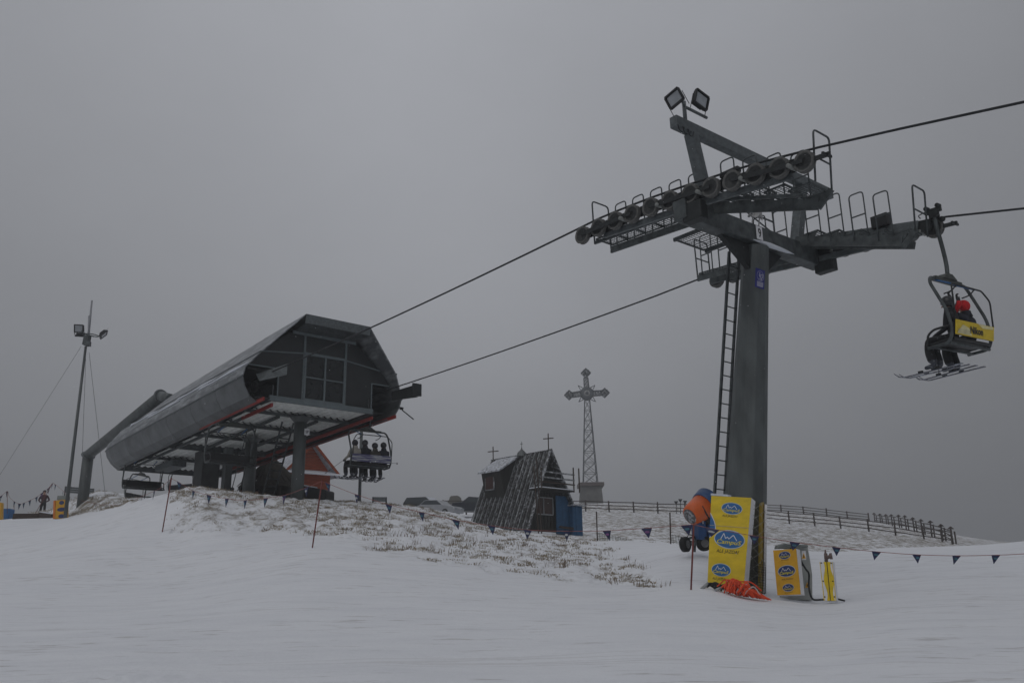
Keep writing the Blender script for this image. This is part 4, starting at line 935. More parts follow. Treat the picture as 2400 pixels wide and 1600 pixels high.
mb = MB(); mb.tube(arc([P(183, 779, 50), P(195, 781, 50), P(212, 786, 50), P(228, 789, 50), P(236, 785, 50)]), .03, 6); mb.tube(arc([P(184, 788, 50.3), P(200, 782, 50.3), P(218, 783, 50.3), P(234, 788, 50.2)]), .03, 6); mb.tube(arc([P(190, 775, 49.7), P(205, 784, 49.7), P(220, 789, 49.7)]), .025, 6); mb.build('lamp_bracket', GALD, mast)
floodlight(mast, P(186, 770, 50), V((-.2, -1, -.35)), V((1, -.1, -.1)), 1.0)
floodlight(mast, P(188, 785, 50.4), V((-.1, .4, -1)), V((1, .1, -.2)), .8)
floodlight(mast, P(242, 783, 50), V((.9, .3, -.8)), V((.5, -1, .3)), .95)
for k, (a, b) in enumerate((((190, 812, 50), (-40, 1175, 52)), ((209, 826, 50), (247, 1163, 51)), ((201, 840, 50), (193, 1060, 50)))):
    mb = MB(); mb.tube([P(*a), P(*b)], .012, 4); mb.build('guy_wire', mat('guy_wire_grey', (.15, .15, .16), .6), mast)

# ------------------------------------------------------------------ slim pole and slat signs beyond the crest
q = G(846, 43); sp = P(846, 1172, 43)
lp_ = thing('slim_pole', 'slim grey steel pole rising behind the chair with four passengers', 'pole', V((sp.x, 43, sp.z)))
mb = MB(); mb.tube([P(842, 1190, 43), P(848, 985, 43)], .075, 10); mb.build('pole_shaft', COLM, lp_)
def slatboard(px0, px1, y0, y1, Y, label, n=6, m_=GALV, legs=True, dy=0):
    a, b = P(px0, y1, Y), P(px1, y1+dy, Y*1.02); t = thing('slatted_board', label, 'board', (a+b)/2-Zv*.3)
    h = P(px0, y0, Y).z-P(px0, y1, Y).z; hh = h/n
    for i in range(n): mb = MB(); mb.beam(a+Zv*hh*(i+.5), b+Zv*hh*(i+.5), .04, hh*.86); mb.build('slat', m_, t)
    mb = MB()
    for e in (a, b): mb.beam(e-Zv*.6, e+Zv*h, .06, .07)
    mb.build('board_post', GALD, t)
slatboard(874, 905, 1164, 1175, 44, 'small grey slatted board standing on the crest right of the slim pole')
slatboard(988, 1013, 1172, 1183, 84, 'low pale board behind the fence left of the standing stone', 2, mat('pale_board', (.35, .36, .36), .7))
slatboard(152, 218, 1139, 1154, 57, 'wide grey metal barrier panel behind the foot of the bent pipe', 3, GALV, dy=5)
# standing stone
q = P(1067, 1183, 100); stn = MB(); pts = [(-1.0, -.6), (-.95, .3), (-.7, .6), (-.62, .9), (-.5, 1.05), (.25, 1.08), (.5, .9), (.62, .3), (.75, -.6)]
stn.prism([q+V((a*1.0, 0, b*.98)) for a, b in pts], V((.1, .8, 0))); tag(stn.build('standing_stone', STON, None, .06), 'grey standing stone memorial beyond the fence above the parked cars', 'stone')

# ------------------------------------------------------------------ cars
def car(label, c, fwd, paint, prof, glass, Lc, wd=1.7, wheels=(.75, 3.35), name='parked_car', group='cars parked beside the hut'):
    fwd = fwd.normalized(); side = fwd.cross(Zv); t = thing(name, label, 'car', c, group)
    X = lambda x, z, s_=0: c+fwd*(x-Lc/2)+Zv*z+side*s_
    body = MB(); n = len(prof)
    def rr(s_, k): return [X(x, z, s_*(1-(max(0, z-.8)*.22))*k) for x, z in prof]
    A_ = rr(-wd/2, 1); B_ = rr(wd/2, 1); body.add(A_+B_, [tuple(range(n))[::-1], tuple(range(n, 2*n))]+[(i, (i+1) % n, n+(i+1) % n, n+i) for i in range(n)])
    body.build('car_body', paint, t, .05)
    for gl in glass:
        for s_ in (-1, 1):
            mb = MB(); f_ = lambda x, z: X(x, z, s_*(wd/2*(1-(max(0, z-.8)*.22))+.012)); mb.add([f_(x, z) for x, z in gl], [tuple(range(len(gl)))]); mb.build('side_window', CGL, t)
    for x in wheels:
        for s_ in (-1, 1):
            mb = MB(); mb.cur = 0; mb.lathe(X(x, .31, s_*(wd/2-.12)), side*s_, [(0, .2), (0, .31), (.14, .31), (.16, .27), (.16, .2)], 20); mb.cur = 1; mb.lathe(X(x, .31, s_*(wd/2-.12)), side*s_, [(.13, .2), (.11, .05), (.13, 0)], 16); mb.build('wheel', [TYRE, RIM], t)
    return t, X
sed = [(.1, .3), (.05, .75), (.6, .95), (1.1, 1.38), (2.45, 1.42), (3.15, .98), (4.15, .85), (4.35, .62), (4.3, .3)]
wag = [(.1, .3), (.0, .9), (.35, 1.45), (2.5, 1.5), (3.2, 1.0), (4.2, .88), (4.35, .6), (4.3, .3)]
suv = [(.05, .35), (.0, 1.0), (.25, 1.65), (2.4, 1.7), (3.05, 1.15), (3.95, 1.05), (4.15, .7), (4.1, .35)]
cc = P(1042, 1209, 82)
fdir = V((.85, -.45, -.06))
t_, X = car('silver sedan with dusting of snow, its bonnet pointing at the hut', cc-V((.5, 0, .0)), fdir, CSIL, sed, [[(.75, .97), (1.15, 1.33), (2.4, 1.36), (2.98, .98)]], 4.4)
mb = MB(); mb.obox(X(4.33, .68, .6), V((.05, -.03, 0)), V((.08, .15, 0)), V((0, 0, .07))); mb.build('headlight', GLASSD, t_); mb = MB(); mb.obox(X(4.33, .68, -.6), V((.05, -.03, 0)), V((.08, .15, 0)), V((0, 0, .07))); mb.build('headlight', GLASSD, t_)
t_, X = car('dark green estate car half hidden by the grassy crest', P(1001, 1204, 83), V((.8, -.5, -.06)), CDK, wag, [[(.4, .98), (.55, 1.38), (2.4, 1.42), (3.0, 1.0)]], 4.4)
mb = MB(); mb.beam(X(2.55, 1.5, 0), X(3.25, 1.02, 0), 1.3, .03); mb.build('snowy_windscreen', SNOW_T, t_)
t_, X = car('dark blue off-road car behind the silver sedan beside the hut roof', P(1103, 1207, 87), V((-.95, -.2, .03)), CBLU, suv, [[(.35, 1.1), (.5, 1.55), (2.3, 1.58), (2.85, 1.12)]], 4.2)

# ------------------------------------------------------------------ A-frame hut
h0 = P(1231, 1246, 48)                    # nearest foot of the roof at the gable
RD = V((-.70, .715, 0)).normalized()      # ridge direction, away to the left
GD = V((.72, .69, 0)).normalized()        # gable width direction, away to the right
hz = 3.85
HC = V((h0.x, h0.y, hz))
hw_ = 3.75; hl = 4.3
apex = P(1287, 1057, 49.6)
hh_ = apex.z-hz
hut = thing('a_frame_hut', 'small dark A-frame timber hut with steep snow streaked batten roof and crosses on its ridge', 'hut', HC+GD*hw_/2+RD*hl/2)
def Hh(r, g, z): return HC+RD*r+GD*g+Zv*z   # r along ridge, g across, z up
ax_ = hw_*.46
slope_z = .62*hl*0
zr = lambda r: .0+ .085*r                  # ground rises towards the back
# roof planes with battens
mb = MB(); mb.prism([Hh(-.35, -.12, -.2), Hh(-.35, ax_, hh_), Hh(-.35, ax_+.08, hh_), Hh(-.35, 0, -.2)], RD*(hl+.45)); mb.build('roof_plane', RFB, hut)
mb = MB(); mb.prism([Hh(-.35, ax_+.0, hh_), Hh(-.35, hw_*.98, .9), Hh(-.35, hw_*.98-.1, .9), Hh(-.35, ax_-.08, hh_-.02)], RD*(hl+.45)); mb.build('roof_plane', RFB, hut)
nb = 27
for i in range(nb):
    r = -.3+(hl+.35)*i/(nb-1)
    for off_ in (0,):
        a, b = Hh(r, -.16, zr(r)*.5-.15), Hh(r, ax_-.02, hh_)
        mb = MB(); jj = random.uniform(-.02, .02)
        mb.beam(a+RD*jj, b+RD*jj, .042+random.uniform(-.012, .014), .05, GD); mb.build('batten', RFS if i % 2 == 0 or random.random() < .3 else RFB, hut)
# gable wall
mb = MB(); mb.prism([Hh(.1, .05, -.2), Hh(.1, hw_*.95, -.2), Hh(.1, hw_*.95-.1, 1.3), Hh(.1, ax_+.02, hh_-.12)], RD*.12); mb.build('gable_wall', DKW, hut)
mb = MB(); mb.beam(Hh(-.38, -.14, -.1), Hh(-.38, ax_, hh_+.02), .05, .14, RD); mb.beam(Hh(-.38, ax_, hh_+.02), Hh(-.38, hw_*.92, 1.2), .05, .12, RD); mb.build('barge_board', mat('snowy_barge_board', (.05, .05, .05), .8, 0, .3, 8, .1, col2=(.5, .52, .55), thr=(.42, .6)), hut)
# boards on the gable
for i in range(12):
    g = .35+i*.25; zt2 = hh_-.2-abs(g-ax_)*(hh_/ax_)*.98
    if g > ax_: zt2 = hh_-.2-(g-ax_)*1.75
    if zt2 > .3: mb = MB(); mb.beam(Hh(.05, g, -.1), Hh(.05, g, zt2), .2, .03, RD); mb.build('wall_board', DKW, hut)
# window, balcony
mb = MB(); zc_, gc_ = 1.15, 1.5
for a, b in (((gc_-.62, zc_-.45), (gc_+.62, zc_-.45)), ((gc_-.62, zc_+.45), (gc_+.62, zc_+.45)), ((gc_-.62, zc_-.45), (gc_-.62, zc_+.45)), ((gc_+.62, zc_-.45), (gc_+.62, zc_+.45)), ((gc_-.1, zc_-.45), (gc_-.1, zc_+.45))): mb.beam(Hh(-.02, *a), Hh(-.02, *b), .06, .06, RD)
wno = mb.build('window', mat('pale_window_frame', (.26, .27, .28), .7), hut); mb = MB(); mb.obox(Hh(0, gc_, zc_), GD*.6, RD*.01, Zv*.43); mb.build('pane', mat('brown_window_glass', (.05, .025, .02), .2), wno)
mb = MB(); mb.beam(Hh(-.45, .35, 1.95), Hh(-.45, hw_*.78, 1.95), .9, .07); mb.build('balcony_deck', DKW, hut)
mb = MB(); mb.beam(Hh(-.45, .35, 2.02), Hh(-.45, hw_*.78, 2.02), .88, .05); mb.build('balcony_snow', SNOW_T, hut)
for z_ in (2.3, 2.55, 2.85): mb = MB(); mb.beam(Hh(-.88, .35, z_), Hh(-.88, hw_*.8, z_), .05, .07); mb.build('balcony_rail', RFS if z_ > 2.4 else BRW, hut)
for g in (.4, hw_*.78, hw_*.9): mb = MB(); mb.beam(Hh(-.88, g, 1.9), Hh(-.88, g, 3.25 if g > 1 else 3.0), .07, .07); mb.build('balcony_post', BRW, hut)
mb = MB(); mb.prism([Hh(.04, ax_-.75, 2.0), Hh(.04, ax_+.75, 2.0), Hh(.04, ax_+.02, hh_-.45)], RD*.03); mb.build('upper_opening', BLK, hut)
for g in (-.12, .1): mb = MB(); mb.beam(Hh(-.85, g+.25, -.4), Hh(-.9, g-.05, 3.3+g*2), .05, .05); mb.build('leaning_post', BRW, hut)
# dormer on the near roof face
dl0, dl1 = 2.2, 3.75
def onroof(z): return (ax_+.16)*(z+.2)/(hh_+.2)-.12
gz0 = onroof(1.75)
mb = MB(); zt3 = hh_*.80
mb.prism([Hh(dl0, gz0-.05, 1.75), Hh(dl0, gz0-.4, zt3-.15), Hh(dl0, ax_, hh_-.1), Hh(dl0, ax_, 1.9)], RD*(dl1-dl0)); mb.build('dormer', DKW, hut)
mb = MB(); mb.prism([Hh(dl0-.15, gz0-.55, zt3-.2), Hh(dl0-.15, ax_+.1, hh_-.05), Hh(dl0-.15, ax_+.1, hh_+.05), Hh(dl0-.15, gz0-.55, zt3-.1)], RD*(dl1-dl0+.3)); mb.build('dormer_roof', SNOWYROOF, hut)
mb = MB(); mb.obox(Hh(dl0+.95, gz0-.30, zt3-.75), RD*.36, GD*.03+Zv*.0, Zv*.4); dw = mb.build('dormer_window', RFS, hut); mb = MB(); mb.obox(Hh(dl0+.95, gz0-.34, zt3-.75), RD*.3, GD*.02, Zv*.34); mb.build('pane', mat('brown_window_glass', (.05, .025, .02), .2), dw)
def smallcross(parent, p, h, w_=.28):
    mb = MB(); mb.beam(p, p+Zv*h, .06, .06); mb.beam(p+Zv*h*.72-GD*w_*.4+RD*w_, p+Zv*h*.72+GD*w_*.4-RD*w_, .05, .05); mb.build('ridge_cross', BRW, parent)
smallcross(hut, Hh(-.2, ax_, hh_-.1), 1.0); smallcross(hut, P(1156, 1086, 52.5), 1.0, .32)
tt = Hh(1.9, ax_, hh_-.02); mb = MB(); mb.lathe(tt, Zv, [(-.1, .3), (.12, .24), (.3, .06), (.42, .02)], 12); mb.beam(tt+Zv*.35, tt+Zv*.75, .03, .03); mb.beam(tt+Zv*.62-RD*.1, tt+Zv*.62+RD*.1, .03, .03); mb.build('small_belfry', mat('zinc_dome', (.12, .13, .13), .6), hut)
# blue lean-to shed at the right of the gable
bs = thing('blue_shed', 'small bright blue painted shed leaning against the right side of the A-frame hut', 'shed', Hh(-.3, hw_, -.2))
def bd(a, b, z0, z1, nm='shed_board', m_=BLUEP, r=-.25):
    n = max(1, int((b-a)/.22)); w_ = (b-a)/n
    for i in range(n): mb = MB(); mb.obox(Hh(r+random.uniform(-.01, .01), a+w_*(i+.5), (z0+z1)/2), GD*w_*.48, RD*.02, Zv*(z1-z0)/2); mb.build(nm, m_, bs)
bd(2.25, 3.25, -.3, 1.75, r=-.12); bd(3.3, 4.1, -.45, 1.25, r=-.35)
mb = MB(); mb.obox(Hh(.3, 3.7, .4), GD*.42, RD*.6, Zv*.82); mb.build('shed_box', BLUEP, bs); mb = MB(); mb.obox(Hh(.2, 3.7, 1.28), GD*.52, RD*.75, Zv*.03); mb.build('shed_roof', SNOWYROOF, bs); mb = MB(); mb.beam(Hh(-.38, 2.25, .05), Hh(-.38, 3.3, .0), .1, .12); mb.build('shed_sill', BRW, bs)

# ------------------------------------------------------------------ orange timber house and thatched hut behind the station
hz2 = 4.3
a0, a1 = P(662, 1106, 49), P(789, 1106, 51); a0.z = a1.z = P(725, 1106, 50).z
hg = (a1-a0).normalized(); hr_ = V((-hg.y, hg.x, 0))
oh = thing('orange_timber_house', 'orange red timber house with snowy gable roof behind the front station column', 'house', V((a0.x+1.4, 50, hz2)))
ap = (a0+a1)/2; ap.z = P(735, 1043, 50).z
wl = MB(); b0, b1 = a0+hg*.42, a1-hg*.42
nlog = 15; zt4 = a0.z; 
for i in range(nlog):
    z0 = hz2-.3+(zt4-hz2+.3)*i/nlog; z1 = hz2-.3+(zt4-hz2+.3)*(i+1)/nlog
    mb = MB(); mb.beam(V((b0.x, b0.y, (z0+z1)/2)), V((b1.x, b1.y, (z0+z1)/2)), .14, (z1-z0)*.93); mb.build('log', ORW, oh)
    mb = MB(); mb.beam(V((b0.x, b0.y, (z0+z1)/2)), V((b0.x, b0.y, (z0+z1)/2))+hr_*4, .14, (z1-z0)*.93); mb.build('log', ORW, oh)
for i in range(9):
    t0 = i/9; t1 = (i+1)/9; l0 = V((b0.x, b0.y, zt4)).lerp(ap, t0)+Zv*0; r0 = V((b1.x, b1.y, zt4)).lerp(ap, t0); l1 = V((b0.x, b0.y, zt4)).lerp(ap, t1*.99); r1 = V((b1.x, b1.y, zt4)).lerp(ap, t1*.99)
    mb = MB(); mb.prism([l0, r0, r1-Zv*.012, l1-Zv*.012], hr_*.1); mb.build('gable_board', ORW, oh)
for a_, nm in ((a0, 'l'), (a1, 'r')):
    mb = MB(); e_ = a_-Zv*.12; mb.prism([e_-hr_*.35, ap+Zv*.12-hr_*.35, ap+Zv*.0-hr_*.35, e_-Zv*.1-hr_*.35], hr_*5); mb.build('roof_plane', mat('house_roof_snow', (.25, .26, .28), .7, 0, .1, 5, 0, col2=(.55, .57, .62), thr=(.3, .6)), oh)
    mb = MB(); mb.beam(e_-hr_*.38, ap-hr_*.38+Zv*.05, .05, .14); mb.build('barge_board', ORW, oh)
mb = MB(); mb.prism([a0-hr_*.75-Zv*.22, a1-hr_*.75-Zv*.22, a1+Zv*.06, a0+Zv*.06], Zv*.05); mb.build('snowy_eave', SNOW_T, oh)
th = thing('thatched_shelter', 'dark timber shelter with ragged thatched roof behind the inner station column', 'shelter', G(630, 47))
q = G(632, 47)
mb = MB(); R0 = P(600, 1082, 47); 
for k in range(5): a = 2*math.pi*k/5+.3; mb = MB(); mb.tube([q+V((math.cos(a)*1.3, math.sin(a)*1.3, -.4)), q+V((math.cos(a)*1.3, math.sin(a)*1.3, 1.7))], .09, 8); mb.build('shelter_post', BRW, th)
mb = MB(); cxx = q+Zv*1.6
for k in range(260):
    a = random.uniform(0, 6.28); r0_ = random.uniform(.2, 1.0); r1_ = r0_+random.uniform(.5, .85); z0_ = 1.7-r0_*.95; z1_ = 1.7-r1_*.95
    mb.tube([cxx+V((math.cos(a)*r0_, math.sin(a)*r0_, z0_+.05)), cxx+V((math.cos(a+.03)*r1_, math.sin(a+.03)*r1_, z1_+random.uniform(-.02, .08)))], [.06, .012], 4)
mb.lathe(cxx, Zv, [(1.7, .01), (.1, 1.65), (.05, 1.6)], 20); o_ = mb.build('thatch', mat('old_thatch', (.06, .055, .045), .95, 0, .4, 14, .3), th)
mb = MB(); mb.obox(q+V((.3, -.2, .5)), V((.9, 0, 0)), V((0, .7, 0)), V((0, 0, .9))); mb.build('shelter_cabin', BRW, th)
sc_ = P(708, 1172, 36.8); scb = thing('covered_snowmobile', 'low dark tarpaulin covered machine parked right of the front station column', 'machine', V((sc_.x, sc_.y, sc_.z)))
mb = MB(); mb.prism([sc_+V((-.75, 0, -.3)), sc_+V((.95, 0, -.35)), sc_+V((.95, 0, .42)), sc_+V((.5, 0, .5)), sc_+V((-.1, 0, .62)), sc_+V((-.6, 0, .55))], V((.2, .9, 0))); mb.build('tarpaulin', BLK, scb, .06); mb = MB(); mb.beam(sc_+V((-.1, .35, .64)), sc_+V((.5, .45, .53)), .5, .05); mb.build('snow_patch', SNOW_T, scb)

# ------------------------------------------------------------------ summit cross
YC = 150
cbp = P(1385, 1182, YC)
cr_ = thing('summit_cross', 'tall steel lattice cross on a concrete pedestal on the far ridge', 'cross', cbp-Zv*1)
def PC(px, py_): return P(px, py_, YC)
k_ = (PC(1385, 1000)-PC(1385, 1100)).length/100
mb = MB(); h_ = 1.9; c0, c1 = PC(1385, 1186), PC(1384, 1141)
mb.add([c0+V((a*2.0, b*2.0, -1)) for a, b in ((-1, -1), (1, -1), (1, 1), (-1, 1))]+[c1+V((a*1.65, b*1.65, 0)) for a, b in ((-1, -1), (1, -1), (1, 1), (-1, 1))], [(0, 1, 5, 4), (1, 2, 6, 5), (2, 3, 7, 6), (3, 0, 4, 7), (4, 5, 6, 7)]); mb.build('pedestal', mat('dark_concrete', (.13, .13, .125), .85, 0, .25, 1.5), cr_)
mb = MB(); mb.obox(c1+Zv*.28, V((2.1, 0, 0)), V((0, 2.1, 0)), V((0, 0, .28))); mb.build('pedestal_slab', mat('dark_slab', (.10, .08, .075), .8), cr_)
lb0 = c1+Zv*.5; ltp = PC(1373, 885); hub = PC(1375.5, 922)
def lattice(a, b, w0, w1, n, name, sd=V((1, 0, 0)), fd=V((0, 1, 0)), parent=cr_, r=.065):
    mb = MB(); cs = []
    for i in range(n+1):
        t = i/n; c = a.lerp(b, t); w_ = w0+(w1-w0)*t; cs.append([c+sd*i_*w_/2+fd*j_*w_/2 for i_, j_ in ((-1, -1), (1, -1), (1, 1), (-1, 1))])
    for k in range(4): mb.tube([c[k] for c in cs], r, 5)
    for i in range(n):
        for k in range(4):
            l = (k+1) % 4; mb.tube([cs[i][k], cs[i+1][l]], r*.6, 4); mb.tube([cs[i][l], cs[i+1][k]], r*.6, 4); mb.tube([cs[i+1][k], cs[i+1][l]], r*.7, 4)
    return mb.build(name, CROSSM, parent)
lattice(lb0, hub-Zv*1.1, 2.35, .85, 8, 'lattice_shaft'); lattice(hub+Zv*1.0, ltp, .8, .7, 3, 'lattice_head')
armL, armR = PC(1334, 925.5), PC(1417, 920.5)
lattice(hub-V((1.0, 0, 0)), armL+V((.5, 0, 0)), .8, .75, 3, 'lattice_arm', Zv); lattice(hub+V((1.0, 0, 0)), armR-V((.5, 0, 0)), .8, .75, 3, 'lattice_arm', Zv)
def diamond(c, r):
    mb = MB(); 
    for rr_, th_ in ((r, .09), (r*.72, .06), (r*.4, .06)):
        for f_ in (-.35, .35):
            ps = [c+V((math.cos(a)*rr_, f_, math.sin(a)*rr_)) for a in (0, math.pi/2, math.pi, 1.5*math.pi, 2*math.pi)]; mb.tube(ps, th_, 4)
    mb.prism([c+V((math.cos(a)*r*.36, -.1, math.sin(a)*r*.36)) for a in (0, math.pi/2, math.pi, 1.5*math.pi)], V((0, .2, 0)))
    for a in (0, math.pi/2, math.pi, 1.5*math.pi): mb.tube([c+V((math.cos(a)*r, -.35, math.sin(a)*r)), c+V((math.cos(a)*r, .35, math.sin(a)*r))], .09, 4); mb.lathe(c+V((math.cos(a+.785)*r*.62, -.38, math.sin(a+.785)*r*.62)), V((0, 1, 0)), [(0, 0), (0, .2), (.1, .2), (.1, 0)], 8)
    mb.build('end_lozenge', CROSSM, cr_)
for c in (armL, armR, PC(1373, 874)): diamond(c, .78)
mb = MB(); mb.lathe(hub, V((0, 1, 0)), [(-.4, .5), (-.4, 1.05), (-.3, 1.15), (.3, 1.15), (.4, 1.05), (.4, .5)], 32); mb.lathe(hub, V((0, 1, 0)), [(-.45, 0), (-.45, .3), (.45, .3), (.45, 0)], 20); mb.build('hub_ring', CROSSM, cr_)
mb = MB(); mb.lathe(hub, V((0, 1, 0)), [(-.46, .32), (-.46, .5), (-.3, .52)], 24); mb.build('hub_inner_ring', mat('pale_ring', (.3, .3, .29), .6), cr_)
for k in range(4):
    a = k*math.pi/2+math.pi/4
    mb = MB()
    for da in (-.3, .3): mb.tube([hub+V((math.cos(a+da), 0, math.sin(a+da)))*1.1, hub+V((math.cos(a), 0, math.sin(a)))*2.05], .06, 4)
    mb.build('hub_ray', CROSSM, cr_)

# ------------------------------------------------------------------ fences on the ridge
def fence(label, pts, h, nr_, cat='fence', cap=False, r=.07, rr_=.05, sink=.4):
    ps = [P(*p) for p in pts]; t = thing('rail_fence', label, cat, ps[0])
    for p in ps:
        mb = MB(); jx = random.uniform(-.04, .04); top_ = p+V((jx, 0, h*random.uniform(.97, 1.1)))
        mb.tube([p-Zv*sink, top_], [r*1.1, r], 7)
        if cap: mb.prism([top_+V((-.26, -.1, -.02)), top_+V((.26, -.1, -.02)), top_+V((0, -.1, .2))], V((0, .2, 0)))
        mb.build('post', FENW, t)
        if cap: mb = MB(); mb.tube([p+V((.3, .1, -sink)), p+V((.3, .1, h*.9))], r, 7); mb.build('post', FENW, t)
    for a, b in zip(ps[:-1], ps[1:]):
        for k in range(nr_):
            f = (.9, .58, .28)[k] if nr_ == 3 else (.88, .45)[k]; j = random.uniform(-.03, .03)
            mb = MB(); mb.tube([a+Zv*(h*f+j)-(b-a).normalized()*.12, b+Zv*(h*f-j)+(b-a).normalized()*.12], [rr_, rr_*.85], 6); mb.build('rail', FENW, t)
fence('long brown rail fence running along the ridge from the parked cars to the right corner', [(958, 1199, 88), (986, 1197, 89), (1039, 1197, 90), (1093, 1196, 90), (1148, 1196, 90), (1205, 1196, 90), (1262, 1196, 90), (1317, 1197, 90), (1373, 1197, 90), (1428, 1199, 90), (1486, 1201, 90), (1542, 1203, 90), (1606, 1205, 90), (1664, 1209, 90), (1726, 1213, 89), (1788, 1219, 88), (1850, 1226, 86), (1910, 1231, 84.5), (1971, 1238, 83), (2037, 1246, 81.5), (2099, 1254, 80), (2166, 1264, 78), (2209, 1270, 77), (2232, 1274, 76)], 1.08, 3)
fence('smaller rail fence farther back on the ridge right of the pylon', [(1740, 1198, 132), (1784, 1199, 131), (1831, 1201, 130), (1884, 1205, 130), (1938, 1211, 130), (1987, 1217, 130), (2037, 1222, 130)], 1.15, 3, rr_=.06, r=.1)
fence('receding rail fence with small roofed double posts at the right end of the ridge', [(2051, 1224, 126), (2064, 1226, 121), (2078, 1228, 116), (2092, 1230, 111), (2108, 1233, 106), (2124, 1237, 101), (2143, 1242, 96), (2162, 1249, 91), (2184, 1254, 86), (2210, 1263, 81), (2234, 1273, 77)], 1.12, 3, cap=True)
# lamps cluster on the ridge
for i, (px, py_) in enumerate(((1585, 1176), (1595, 1171), (1606, 1175))):
    p = P(px, py_, 92); mb = MB(); mb.tube([P(px, 1203, 92), p], .04, 6); mb.prism([p+V((-.2, 0, .1)), p+V((.2, 0, .1)), p+V((.06, 0, -.16)), p+V((-.06, 0, -.16))], V((0, .2, 0)))
    tag(mb.build('horn_lamp', DARKM), f'{("leftmost", "middle raised", "rightmost")[i]} of three small dark lamps at the fence left of the snow cannon', 'lamp', 'small lamps at the ridge fence')
# thin posts with scraps of netting in the middle ground
for i, (px, y0, y1, Y) in enumerate(((1399, 1198, 1262, 39), (1571, 1200, 1268, 36))):
    t = thing('net_post', ('thin dark post with fallen net right of the blue shed', 'thin dark post with fallen net left of the snow cannon')[i], 'post', P(px, y1, Y))
    mb = MB(); mb.tube([P(px+1, y1+6, Y), P(px-1, y0, Y)], .028, 7); mb.build('post_shaft', BRW, t)
    mb = MB(); a = P(px, y1-2, Y); 
    nn_ = 12
    for k in range(nn_):
        xx = k*1.35/nn_; hh2 = .35*(1-k/nn_); mb.beam(a+V((xx, 0, -.12)), a+V((xx, .02, hh2-.08)), .012, .012)
    for k in range(5): mb.beam(a+V((0, 0, -.06+k*.07)), a+V((1.5*(1-k/6), 0, -.1+k*.055)), .012, .012)
    mb.build('fallen_net', mat('green_grey_net', (.08, .1, .09), .8), t)

# ------------------------------------------------------------------ padded mats and logos
def logo(F, cu, cv, w_, h_, parent, m_ell=BLUL, s=1.0, slant=0, tag_line=True, tl=None, nm='logo'):
    mb = MB(); F.ell(mb, cu, cv, w_*1.06, h_*1.10, .004, 40, slant); mb.build('logo_rim', mat('pale_rim', (.5, .58, .62), .5), parent)
    mb = MB(); F.ell(mb, cu, cv, w_, h_, .007, 40, slant); mb.build('logo_field', m_ell, parent)
    mb = MB(); zz_ = [(-.30, -.02), (-.2, .33), (-.13, .03), (-.07, .14), (-.02, .02), (.13, .27), (.26, -.05)]
    wd = (F.tr-F.tl).length*w_*.022; F.strip(mb, [(cu+a*w_, cv+b*h_+slant*a*w_) for a, b in zz_], wd, .010); mb.build('mountain_mark', WHT, parent)
    mb = MB(); F.text(mb, 'CampuS', cu+.0, cv-.2*h_, w_*.84, h_*.32, .011, .012, .25, slant*w_*.84); mb.build('lettering', LYEL, parent)
    if tag_line:
        x_, y_, ww, hh3 = tl; mb = MB(); F.text(mb, 'ALE JAZDA!', x_, y_, ww*1.15, hh3*1.15, .006, 0, .2, slant*ww); mb.build('lettering', BLKT, parent)
YM = 17.9
TL, TR, BL, BR = P(1667, 1161, YM+.42), P(1761, 1166, YM), P(1658, 1371, YM+.22), P(1743, 1376, YM-.15)
bmh = P(1655, 1385, YM)
tm = thing('yellow_pylon_padding', 'tall yellow safety mat leaning against the pylon foot with three blue oval logos', 'safety mat', (BL+BR)/2)
F = Face(TL, TR, BL, BR); nrm = F.n
bk = -nrm*.26
mb = MB(); n_ = 10; grid_ = [[F.at(i/n_, j/n_, .004*math.sin(i*1.1+j*.8)*(j < 5)) for i in range(n_+1)] for j in range(n_+1)]
mb.add([p for r in grid_ for p in r], [(j*(n_+1)+i, j*(n_+1)+i+1, (j+1)*(n_+1)+i+1, (j+1)*(n_+1)+i) for j in range(n_) for i in range(n_)], True); mb.build('mat_face', YEL, tm)
mb = MB(); mb.prism([q-nrm*.012 for q in (BL, BR, TR, TL)], bk); mb.build('mat_core', WHT, tm)
logo(F, .54, .865, .50, .125, tm, slant=-.02, tl=(.50, .775, .34, .026)); logo(F, .53, .515, .76, .19, tm, slant=-.02, tl=(.50, .375, .52, .04)); logo(F, .36, .175, .50, .13, tm, slant=-.02, tl=(.32, .075, .32, .028))
# blue wave printed on the left edge
mb = MB(); wv = [(0.0, .80), (.05, .76), (.11, .71), (.145, .66), (.15, .62), (.12, .58), (.06, .545), (0, .525)]; mb.add([F.at(a, b, .004) for a, b in wv], [tuple(range(len(wv)))[::-1]]); mb.build('blue_wave_print', BLUL, tm); mb = MB(); F.strip(mb, wv, .014, .006); mb.build('wave_edge_print', WHT, tm)
# straps and seam
mb = MB(); mb.beam(F.at(0, .385*1.72, .01), F.at(1, .385*1.70, .01), .004, .008); mb.build('mat_seam', mat('pale_seam', (.5, .45, .3), .6), tm)
mb = MB(); mb.beam(TL+V((.05, .1, .03)), TL.lerp(TR, .5)+V((0, .12, .03)), .2, .04); mb.build('snow_on_mat', SNOW_T, tm)
# second mat seen edge on at the right of the column
t2 = thing('yellow_side_padding', 'narrow yellow mat seen edge on along the right side of the pylon foot', 'safety mat', P(1790, 1388, 18.6))
mb = MB(); a = [P(1785, 1176, 18.7), P(1791, 1176, 18.9), P(1789, 1390, 18.9), P(1784, 1390, 18.7)]; mb.prism(a, V((.1, .75, 0))); mb.build('mat_face', mat('dull_yellow_vinyl', (.36, .24, .012), .5), t2, .01)
mb = MB(); a = [P(1792.5, 1181, 18.8), P(1798, 1182, 18.8), P(1793, 1388, 18.8), P(1789.5, 1389, 18.8)]; mb.prism(a, V((.1, .8, 0))); mb.build('mat_edge', WHT, t2)
